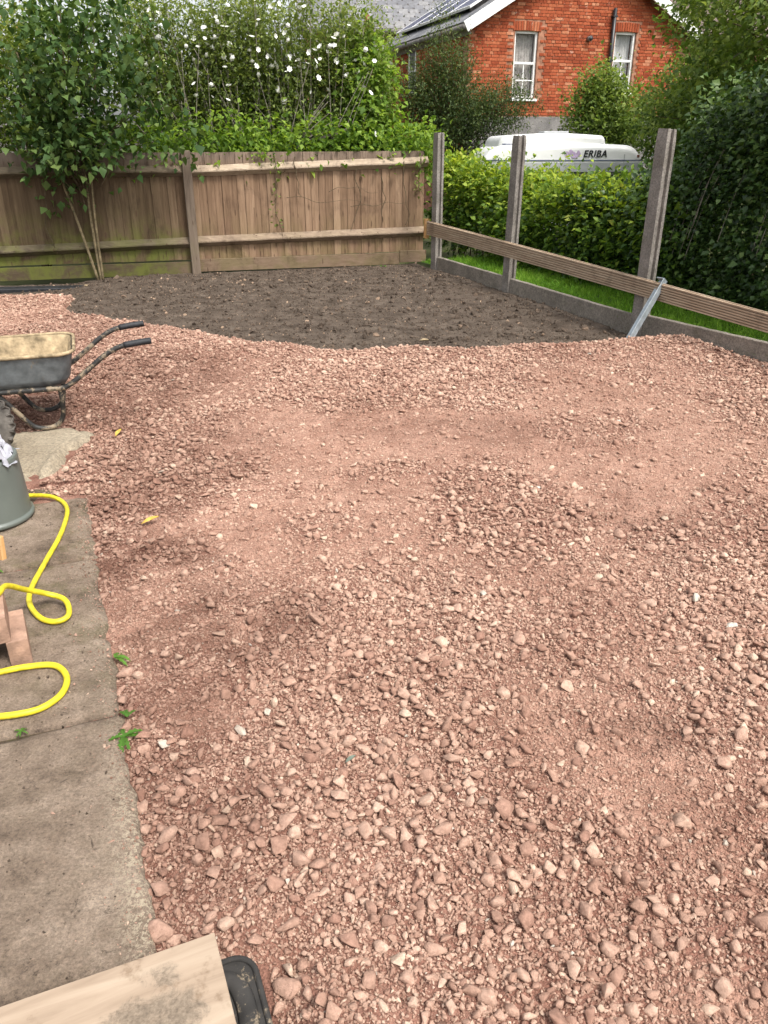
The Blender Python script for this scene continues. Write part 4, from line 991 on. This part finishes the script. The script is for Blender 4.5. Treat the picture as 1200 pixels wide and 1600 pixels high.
# ------------------------------------------------------------------ caravan
cv = empty('caravan', (2.72, 14.2, 0), R(3), label='white caravan with dark lettering parked behind the hedge', category='caravan')
def hull(prof_top, z0, half_w, rnd, nseg=9):
    """loft along x: each station is a rounded cross-section; prof_top = [(x, ztop, wscale)]"""
    V = []; F = []; m = 4*nseg
    for x, zt, ws in prof_top:
        hw = half_w*ws; h = max(zt-z0, .02); r = min(rnd, h*.9, hw*.9); sec = []
        for k in range(nseg): a = R(90)*k/(nseg-1); sec.append((hw-r+r*math.cos(a), zt-r+r*math.sin(a)))
        for k in range(nseg): a = R(90)+R(90)*k/(nseg-1); sec.append((-hw+r+r*math.cos(a), zt-r+r*math.sin(a)))
        for k in range(nseg): sec.append((-hw, zt-r-(zt-r-z0)*k/(nseg-1)))
        for k in range(nseg): sec.append((hw, z0+(zt-r-z0)*k/(nseg-1)))
        V += [(x, y, z) for y, z in sec]
    for i in range(len(prof_top)-1):
        for k in range(m): F.append((i*m+k, i*m+(k+1) % m, (i+1)*m+(k+1) % m, (i+1)*m+k))
    F += [tuple(range(m)), tuple((len(prof_top)-1)*m+k for k in reversed(range(m)))]
    return MB().add(V, F)
def arcprof(x0, x1, z0, zt, rl, rr, n=9, crown=.03):
    out = []
    for k in range(n): a = R(90)*k/(n-1); out.append((x0+rl-rl*math.cos(a), z0+(zt-z0)*math.sin(a)**.8, .86+.14*math.sin(a)))
    for k in range(1, 9): t = k/9; out.append((x0+rl+(x1-rr-x0-rl)*t, zt+crown*math.sin(math.pi*t), 1))
    for k in range(n): a = R(90)*k/(n-1); out.append((x1-rr+rr*math.sin(a), z0+(zt-z0)*max(math.cos(a), 0)**.8, .86+.14*math.cos(a)))
    return out
obj('body', shade_auto(hull(arcprof(-1.26, 1.32, 1.18, 1.60, .42, .34), .35, .80, .10).me('body'), 45), M_caravan, cv)
pt = obj('pop_top', shade_auto(hull(arcprof(-.98, .72, 1.55, 1.735, .14, .10, 7, .03), 1.5, .70, .07).me('pop'), 45), M_caravan, cv)
obj('seam', MB().box(-.93, .66, -.706, -.69, 1.605, 1.618).me('seam'), M_blue, pt)
obj('side_stripe', MB().box(-1.2, 1.28, -.812, -.805, 1.375, 1.39).me('stripe'), M_blue, cv)
obj('side_band', MB().box(-1.22, 1.30, -.812, -.803, 1.22, 1.35).me('band', bevel=.002), M_cargrey, cv)
obj('awning_rail', MB().box(-1.2, 1.28, -.826, -.803, 1.195, 1.215).me('rail'), M_dark, cv)
for x0, x1 in ((-1.0, -.15), (.1, 1.05)): obj('window', MB().box(x0, x1, -.815, -.806, .75, 1.18).me('win', bevel=.004), M_dark, cv)
obj('skirt', MB().box(-1.2, 1.25, -.812, -.803, .36, .70).me('skirt'), M_cargrey, cv)
for y in (-.72, .72): obj('wheel', MB().lathe([(.05,-.07),(.17,-.06),(.2,-.08),(.28,-.07),(.29,0),(.28,.07),(.2,.08),(.05,.07)], 26).me('wheel', True), M_rubber, cv, (.05, y, .03), (R(90), 0, 0))
for x in (-.72, .98): obj('panel_seam', MB().box(x, x+.008, -.809, -.803, 1.225, 1.47).me('seam'), M_cargrey, cv)
obj('roof_vent', MB().box(-.18, .22, -.25, .15, 1.76, 1.80).me('vent', bevel=.012, segs=2), M_cargrey, pt)
obj('marker_lamp', MB().box(1.18, 1.22, -.815, -.803, 1.42, 1.46).me('lamp', bevel=.003), M_rust, cv)
fc = bpy.data.curves.new('lettering', 'FONT'); fc.body = 'ERIBA'; fc.size = .135; fc.extrude = .002; fc.shear = .18; fc.offset = .0035; fc.space_character = 1.08
fo = bpy.data.objects.new('tmp', fc); C.objects.link(fo); bpy.context.view_layer.update()
lm = bpy.data.meshes.new_from_object(fo.evaluated_get(bpy.context.evaluated_depsgraph_get())); bpy.data.objects.remove(fo)
lm.materials.clear(); obj('lettering', lm, M_text, cv, (.33, -.809, 1.43), (R(90), 0, 0))
dcl = MB()
for i, (x, z, r_) in enumerate([(.22, 1.47, .035), (.28, 1.50, .03), (.33, 1.46, .04), (.40, 1.48, .035), (.37, 1.44, .03)]):
    x -= .15
    dcl.add([(x+r_*math.cos(a)*(1+.3*math.sin(3*a+i)), -.806-.0007*i, z+r_*math.sin(a)*1.2) for a in [k*math.pi/5 for k in range(10)]], [tuple(range(10))])
obj('decal', dcl.me('decal'), M_lilac, cv)

# ------------------------------------------------------------------ plants
def stems(paths, name, mat, parent, sides=6):
    b = MB()
    for p, r0, r1 in paths: q = spline(p, 5); b.tube(q, [r0+(r1-r0)*i/(len(q)-1) for i in range(len(q))], sides)
    return obj(name, b.me(name, True), mat, parent)
V3 = lambda *a: np.array(a, float)

# 1 sapling inside the fence
sap = empty('sapling', (-3.80, 10.85, -.02), 0, label='leafy sapling with slim bare stems growing in front of the fence', category='tree')
bz = V3(-3.80, 10.85, -.02)
def rel(paths, o): return [([tuple(np.array(p)-o) for p in ps], a, b_) for ps, a, b_ in paths]
for ps, r0, r1 in rel([([(-3.82,10.86,-.05),(-3.95,10.84,.6),(-4.10,10.82,1.25),(-4.25,10.80,1.9),(-4.35,10.75,2.6)], .019, .008),
                       ([(-3.78,10.85,-.05),(-3.80,10.86,.7),(-3.79,10.85,1.5),(-3.83,10.8,2.3),(-3.75,10.75,3.2)], .018, .007),
                       ([(-3.75,10.85,-.05),(-3.74,10.84,.7),(-3.68,10.83,1.5),(-3.50,10.8,2.2),(-3.40,10.75,2.9)], .016, .006)], bz):
    stems([(ps, r0*1.05, r1)], 'stem', M_tan, sap, 8)
brs = []
c1, o1 = ell(120, (-3.75, 10.75, 2.45), (1.15, .75, .95), .35); c2, o2 = ell(34, (-3.85, 10.7, 1.80), (.75, .5, .4), .3); c3 = V3(-4.35, 10.75, 1.45)+rng.normal(size=(7,3))*V3(.22,.12,.12); c4 = V3(-3.0, 10.7, 1.62)+rng.normal(size=(8,3))*V3(.22,.15,.12); c5 = V3(-3.98, 10.78, 1.18)+rng.normal(size=(5,3))*V3(.10,.06,.08)
cc = np.concatenate([c1, c2, c3, c4, c5])
for c in cc[::4]: 
    st = V3(-3.8+.25*(c[0]+3.8), 10.82, min(max(c[2]-.5, .9), 2.6)); brs.append(([tuple(st-bz), tuple((st+c)/2-bz+V3(0,0,.08)), tuple(c-bz)], .007, .003))
stems(brs, 'branches', M_bark2, sap, 5)
sp = cat(clumps(cc, 21, .15, .098, .078, up=-.1, droop=.3, lightf=lambda c: .42+0*c[:,0]))
sp[0] = sp[0]-bz; obj('crown', leaf_mesh('crown', *sp, fold=.18, droop=.22), L_sapling, sap)

# 2 loose shrub behind the fence, far left
shr = empty('loose_shrub', (-5.2, 12.6, 0), 0, label='yellow-green loose shrub behind the fence at the far left', category='shrub'); b0 = V3(-5.2, 12.6, 0)
c1, o1 = boughs(70, 7, (-5.0, 12.5, 2.15), (1.6, .8, 1.35), .3, .14); k = c1[:, 2] > 1.1; c1 = c1[k]
sp = clumps(c1, 38, .15, .064, .040, lightf=lambda c: .35+.25*(c[:,2]-1.5)); sp = list(sp); sp[0] = sp[0]-b0
obj('crown', leaf_mesh('crown', *sp), L_shrub, shr)
stems([([(0,0,-.2), tuple((c-b0)*V3(.4,.4,.5)), tuple(c-b0)], .014, .004) for c in c1[::12]], 'branches', M_bark2, shr, 5)

# 3 white flowered mallow bush behind the fence
mal = empty('flowering_shrub', (-1.35, 13.0, 0), 0, label='tall grey-stemmed shrub covered in white flowers behind the fence', category='shrub'); b0 = V3(-1.35, 13.0, 0)
sts = []; tips = []
for i in range(185):
    bx = rng.uniform(-1.95, 1.05); lean = (bx*.32+rng.normal()*.28); h = rng.uniform(2.3, 3.75)-.45*max(bx-.3, 0)
    yy = rng.uniform(-.55, .6); p = [(bx*.75, yy*.6, .2), (bx*.9+lean*.3, yy, h*.5), (bx+lean*.75, yy*1.15, h)]
    sts.append((p, .013, .004)); q = spline(p, 10); tips += [np.array(v) for v in q[7:]]
for i in range(38):
    bx = rng.uniform(-1.6, .75); ln = rng.normal()*.34+.15*bx; yy = rng.uniform(-.80, -.55); h = rng.uniform(2.1, 2.9)
    sts.append(([(bx, yy, 1.1), (bx+ln*.4, yy-.02, (1.1+h)/2), (bx+ln, yy, h)], .007, .003))
stems(sts, 'stems', M_bark, mal, 5)
side = []
for i in range(16):
    an = R(rng.uniform(12, 58)); l = rng.uniform(.5, 1.0); side.append(([(.10, -.75, 1.55), (.10+l*.5*math.cos(an), -.78, 1.55+l*.55*math.sin(an)), (.10+l*math.cos(an), -.78, 1.55+l*math.sin(an)*.95)], .009, .003))
stems(side, 'bare_twigs', M_bark, mal, 5)
tp = np.array(tips); tp = tp[tp[:, 2] > 1.35]; tp = np.repeat(tp, 3, 0)+rng.normal(size=(len(tp)*3, 3))*.09
sp = clumps(tp, 15, .085, .058, .030, up=.5, lightf=lambda c: .25+.22*(c[:,2]-1.4)); obj('crown', leaf_mesh('crown', *sp), L_mallow, mal)
pet = MB()
for k in range(6):
    an = 2*math.pi*k/6; V = []; F = []
    for i in range(5):
        t = i/4; w = .42*math.sin(math.pi*(t*.75+.12)); d = t; h = .75*t-.25*t*t; ca, sa = math.cos(an), math.sin(an)
        V += [(ca*d-sa*w, sa*d+ca*w, h+.12*w), (ca*d, sa*d, h-.04), (ca*d+sa*w, sa*d-ca*w, h+.16*w)]
    for i in range(4): a = i*3; F += [(a, a+1, a+4, a+3), (a+1, a+2, a+5, a+4)]
    pet.add(V, F)
fme = mesh('flower', pet.v, pet.f, True); ft = tp[(tp[:, 1] < -.15) & (tp[:, 2] > 1.9)]
for i in range(190):
    hi = rng.random() < .65
    sel = ft[ft[:, 2] > 2.5] if hi else ft
    p = sel[rng.integers(len(sel))]+V3(rng.normal()*.05, -.20-abs(rng.normal()*.08), rng.normal()*.06)
    o = obj('flower', fme, M_petal, mal, p, (R(rng.uniform(10, 85)), R(rng.uniform(-35, 35)), rng.uniform(0, 6))); o.scale = [rng.uniform(.026, .044)]*3
# 4 climber with heart-shaped leaves on its right side
cl = empty('climbing_bindweed', (-.35, 12.75, 0), 0, label='bright green climber smothering the right side of the white flowered shrub', category='climber'); b0 = V3(-.35, 12.75, 0)
c1, o1 = ell(210, (-.25, 12.85, 2.0), (.42, .4, 1.1), .6); c1[:, 0] += .22*(2.2-c1[:, 2])*.4; k = c1[:, 2] > 1.15; c1, o1 = c1[k], o1[k]
sp = list(clumps(c1, 17, .10, .085, .062, out=o1, lightf=lambda c: .52+.2*(c[:,2]-1.6))); sp[0] = sp[0]-b0
obj('leaves', leaf_mesh('leaves', *sp, droop=.3), L_climb, cl); stems([([(0,0,-.2), tuple((c-b0)*V3(.5,.5,.5)), tuple(c-b0)], .008, .003) for c in c1[::14]], 'vines', M_bark2, cl, 5)
for i in range(16):
    p = c1[rng.integers(len(c1))]-b0+V3(.08, -.30, .05); o = obj('flower', fme, M_petal, cl, p, (R(rng.uniform(20, 85)), R(rng.uniform(-30, 30)), rng.uniform(0, 6))); o.scale = [rng.uniform(.028, .044)]*3
# 5 low growth along the fence top
lo = empty('fence_top_creeper', (-1.0, 12.2, 0), 0, label='dense low green growth spilling over the top of the wooden fence', category='creeper'); b0 = V3(-1.0, 12.2, 0)
n = 330; x = rng.uniform(-3.6, .75, n); y = back_y(x)+rng.uniform(.12, .75, n); top = 1.62+.28*fbm(x, y, 1.4, 3, 5)+.14*np.exp(-((x+1.6)/1.0)**2); c1 = np.column_stack([x, y, 1.25+(top-1.22)*rng.random(n)])
sp = cat(clumps(c1, 20, .11, .080, .056, lightf=lambda c: .34+.55*(c[:,2]-1.4)+.25*sstep(-.6, .5, c[:,0])), clumps(V3(-1.55, 11.52, 1.46)+rng.normal(size=(8,3))*V3(.10,.03,.07), 10, .05, .05, .036), clumps(V3(.30, 12.35, 1.62)+rng.normal(size=(14,3))*V3(.25,.2,.06), 16, .10, .10, .042))
sp[0] = sp[0]-b0; obj('leaves', leaf_mesh('leaves', *sp), L_climb, lo)
# trailing stems hanging on the fence
tr = empty('trailing_vine', (-1.5, 11.6, 0), 0, label='dry thin vine stems trailing down the front of the wooden fence', category='vine'); b0 = V3(-1.5, 11.6, 0)
def onf(s, z, d=.045): p = BP+BW*s+BN*d; return V3(p[0], p[1], z)
vines = []; vl = []
for s, z0, z1 in ((1.10, 1.50, .42), (1.42, 1.46, .95), (2.95, 1.40, .55), (2.6, 1.2, .62), (2.25, 1.3, .5), (-1.75, 1.35, .3), (3.22, 1.45, .9)):
    p = []; ss = s; k = 7
    for i in range(k): ss += random.uniform(-.06, .06); p.append(onf(ss, z0+(z1-z0)*i/(k-1), .055 if 1.2 < z0+(z1-z0)*i/(k-1) < 1.42 else .03))
    vines.append(([tuple(q-b0) for q in p], .0065, .004)); vl += p[1:-1] if s in (1.10, 3.22) else []
for s0_, s1_, z in ((1.3, 2.35, .92), (1.9, 2.6, 1.02), (2.2, 3.1, .86)):
    vines.append(([tuple(onf(s0_+(s1_-s0_)*i/5, z+random.uniform(-.05, .05), .03)-b0) for i in range(6)], .004, .002))
stems(vines, 'stem', M_bark2, tr, 5)
sp = list(clumps(np.array(vl)+V3(0,-.02,0), 9, .035, .045, .032)); sp[0] = sp[0]-b0; obj('leaves', leaf_mesh('leaves', *sp), L_mallow, tr)

# 6 dark fine-leaved tree in front of the house
dk = empty('dark_tree', (1.35, 16.0, 0), 0, label='dark fine-leaved small tree in front of the brick house', category='tree'); b0 = V3(1.35, 16.0, 0)
c1, o1 = ell(420, (1.30, 16.0, 2.0), (1.05, .8, .75), .2); c2, o2 = ell(130, (1.05, 16.0, 2.75), (.55, .45, .75), .15); c3, o3 = ell(110, (2.1, 16.0, 2.2), (.75, .5, .45), .2); c4, o4 = ell(90, (.6, 16.0, 2.35), (.5, .5, .5), .2)
c5 = np.array([[.98+rng.normal()*.05, 16+rng.normal()*.05, z] for z in np.linspace(3.0, 3.75, 14)])
cc = np.concatenate([c1, c2, c3, c4, c5]); sp = list(clumps(cc, 40, .12, .052, .022, up=.6, lightf=lambda c: .35+.22*(c[:,2]-2.0))); sp[0] = sp[0]-b0
obj('crown', leaf_mesh('crown', *sp), L_holly, dk)
stems([([(0,0,-.3), (-.05,0,1.2), (-.2,0,2.2), (-.35,0,3.4)], .05, .01), ([(0,0,.6), (.3,0,1.5), (.7,.0,2.5)], .03, .008)], 'trunk', M_bark2, dk, 8)
stems([([tuple(V3(-.1, 0, max(c[2]-.9, .4))), tuple((c-b0)*V3(.6,.6,1)-V3(0,0,.2)), tuple(c-b0+V3(0,0,.12))], .010, .003) for c in cc[::9]], 'branches', M_bark2, dk, 5)

# 7 lighter shrub right of the caravan, in front of the gable
ls = empty('gable_shrub', (4.1, 15.6, 0), 0, label='mid-green shrub rising right of the caravan below the right-hand window', category='shrub'); b0 = V3(4.1, 15.6, 0)
c1, o1 = ell(240, (4.0, 15.6, 1.9), (.85, .6, .75), .25); c2, o2 = ell(60, (3.75, 15.5, 2.45), (.25, .25, .45), .2); cc = np.concatenate([c1, c2])
sp = list(clumps(cc, 38, .13, .066, .042, up=.4, lightf=lambda c: .40+.25*(c[:,2]-2.0))); sp[0] = sp[0]-b0
obj('crown', leaf_mesh('crown', *sp), L_tree, ls); stems([([(0,0,-.2), tuple((c-b0)*V3(.4,.4,.6)), tuple(c-b0)], .010, .003) for c in cc[::10]], 'branches', M_bark2, ls, 5)

# 8 hedge behind the posts
def hpt(s, off): p = V3(1.07, 13.9, 0)[:2]+V3(.3676, -.93)[:2]*s+V3(.93, .3676)[:2]*off; return p
hd = empty('hedge', (2.2, 11.2, 0), 0, label='bright leafy hedge behind the concrete posts, below the caravan', category='hedge'); b0 = V3(2.2, 11.2, 0)
n = 1000; s = rng.uniform(-.6, 5.6, n); zt = 1.27-.062*s+(fbm(s, s*0, 1.6, 3, 9)-.5)*.26-.14*np.exp(-((s-2.75)/.55)**2); f = rng.random(n); z = .12+(zt-.12)*f**.8
top = rng.random(n) < .3; z[top] = zt[top]*(1-.06*rng.random(top.sum())); off = np.where(top, rng.uniform(0, .75, n), .10*rng.random(n)+.10*sstep(.8, 1, z/zt))+(fbm(s, z, 2.4, 3, 15)-.5)*.5
p = np.array([hpt(a, b_) for a, b_ in zip(s, off)]); c1 = np.column_stack([p, z]); o1 = np.where(top[:, None], V3(-.2,-.1,1), V3(-.8,-.5,.35))
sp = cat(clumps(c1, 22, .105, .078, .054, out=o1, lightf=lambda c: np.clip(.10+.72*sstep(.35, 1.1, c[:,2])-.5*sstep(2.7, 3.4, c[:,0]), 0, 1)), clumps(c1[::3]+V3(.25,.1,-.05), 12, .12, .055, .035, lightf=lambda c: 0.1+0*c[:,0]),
         clumps(np.array([[*(hpt(s_, .2+rng.normal()*.1)), 1.16+rng.random()*.26] for s_ in rng.uniform(.9, 3.2, 18)]), 9, .06, .055, .034, up=.6, lightf=lambda c: .75+0*c[:,0]))   # shoots reaching above the hedge
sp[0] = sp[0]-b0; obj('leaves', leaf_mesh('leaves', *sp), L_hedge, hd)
hb = [([tuple(np.append(hpt(s_, .35), -.1)-b0), tuple(np.append(hpt(s_+.05, .35), .6)-b0), tuple(np.append(hpt(s_-.05, .3), 1.2)-b0)], .012, .004) for s_ in np.arange(-.5, 5.6, .22)]
stems(hb, 'stems', M_bark2, hd, 5)

# 9 dark ivy bank on the right
iv = empty('ivy_bank', (4.3, 8.2, 0), 0, label='tall dark ivy-covered bank of leaves at the right edge', category='ivy'); b0 = V3(4.3, 8.2, 0)
n = 1250; s = rng.uniform(3.6, 9.0, n); zt = 1.05+1.05*sstep(4.5, 5.9, s)+1.7*sstep(6.3, 7.3, s)+(fbm(s, s*0+3, 1.2, 3, 19)-.5)*.5; z = .05+(zt-.05)*rng.random(n)
off = .12*rng.random(n)+(fbm(s, z, 1.3, 3, 25)-.5)*.55+.05*z-.12*sstep(1.2, 2.6, z)
p = np.array([hpt(a, b_) for a, b_ in zip(s, off)]); c1 = np.column_stack([p, z]); o1 = np.tile(V3(-.85,-.45,.25), (n, 1))
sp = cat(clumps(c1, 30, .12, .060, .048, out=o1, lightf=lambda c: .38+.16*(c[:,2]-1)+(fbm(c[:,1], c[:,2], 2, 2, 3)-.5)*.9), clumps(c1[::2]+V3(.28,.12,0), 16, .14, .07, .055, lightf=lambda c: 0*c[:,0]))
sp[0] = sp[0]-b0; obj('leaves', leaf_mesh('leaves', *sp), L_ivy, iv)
stems([([tuple(np.append(hpt(s_, .45), -.1)-b0), tuple(np.append(hpt(s_+rng.normal()*.1, .45), 1.2)-b0), tuple(np.append(hpt(s_+rng.normal()*.2, .4), 2.6)-b0)], .022, .008) for s_ in np.arange(6.9, 8.6, .3)], 'stems', M_bark2, iv, 6)
lg = []
for i in range(9):
    s_ = rng.uniform(5.4, 6.8); a = np.append(hpt(s_, -.12), rng.uniform(.5, 1.0)); lg.append(([tuple(a-b0), tuple(a+V3(.12,.02,.5)-b0), tuple(a+V3(.3,.0,1.0)-b0)], .004, .002))
for q in lg: stems([q], 'pale_stem', M_bark, iv, 5)

# 10 tree behind the ivy filling the upper right
rt = empty('overhanging_tree', (5.3, 11.6, 0), 0, label='green tree leaning over from the upper right in front of the gable end', category='tree'); b0 = V3(5.3, 11.6, 0)
c1, o1 = boughs(75, 9, (5.3, 11.6, 2.6), (1.75, 1.1, 1.75), .5, .17); c2, o2 = ell(170, (4.75, 12.6, 1.9), (.7, .6, .8), .3); c3, o3 = boughs(24, 8, (4.75, 10.0, 3.0), (.85, .8, 1.0), .4, .15); c4, o4 = ell(230, (4.85, 14.0, 1.95), (.75, .6, 1.05), .3)
cc = np.concatenate([c1, c2, c3, c4]); k = (cc[:, 2] > .3); cc = cc[k]; oo = np.concatenate([o1, o2, o3, o4])[k]
sp = list(clumps(cc, 38, .13, .072, .050, out=oo*.6, lightf=lambda c: .34+.14*(c[:,2]-1.8)+(fbm(c[:,0], c[:,2], 1.6, 2, 4)-.5)*.7)); sp[0] = sp[0]-b0
obj('crown', leaf_mesh('crown', *sp), L_tree, rt)
stems([([(0,.2,-.3), (-.05,.1,1.2), (.1,0,2.4), (.0,0,3.9)], .09, .02)], 'trunk', M_bark2, rt, 8)
stems([([tuple(V3(0, .05, max(c[2]-.8, .5))), tuple((c-b0)*V3(.55,.55,1)-V3(0,0,.15)), tuple(c-b0)], .014, .004) for c in cc[::11]], 'branches', M_bark2, rt, 5)
arc = [([(-1.3,-.9,2.45), (-.9,-1.15,2.72), (-.45,-1.2,2.72), (.0,-1.2,2.45)], .007, .003), ([(-.95,-1.3,1.75), (-.75,-1.32,2.2), (-.5,-1.3,2.45)], .006, .003)]
stems(arc, 'arching_cane', M_bark, rt, 5)
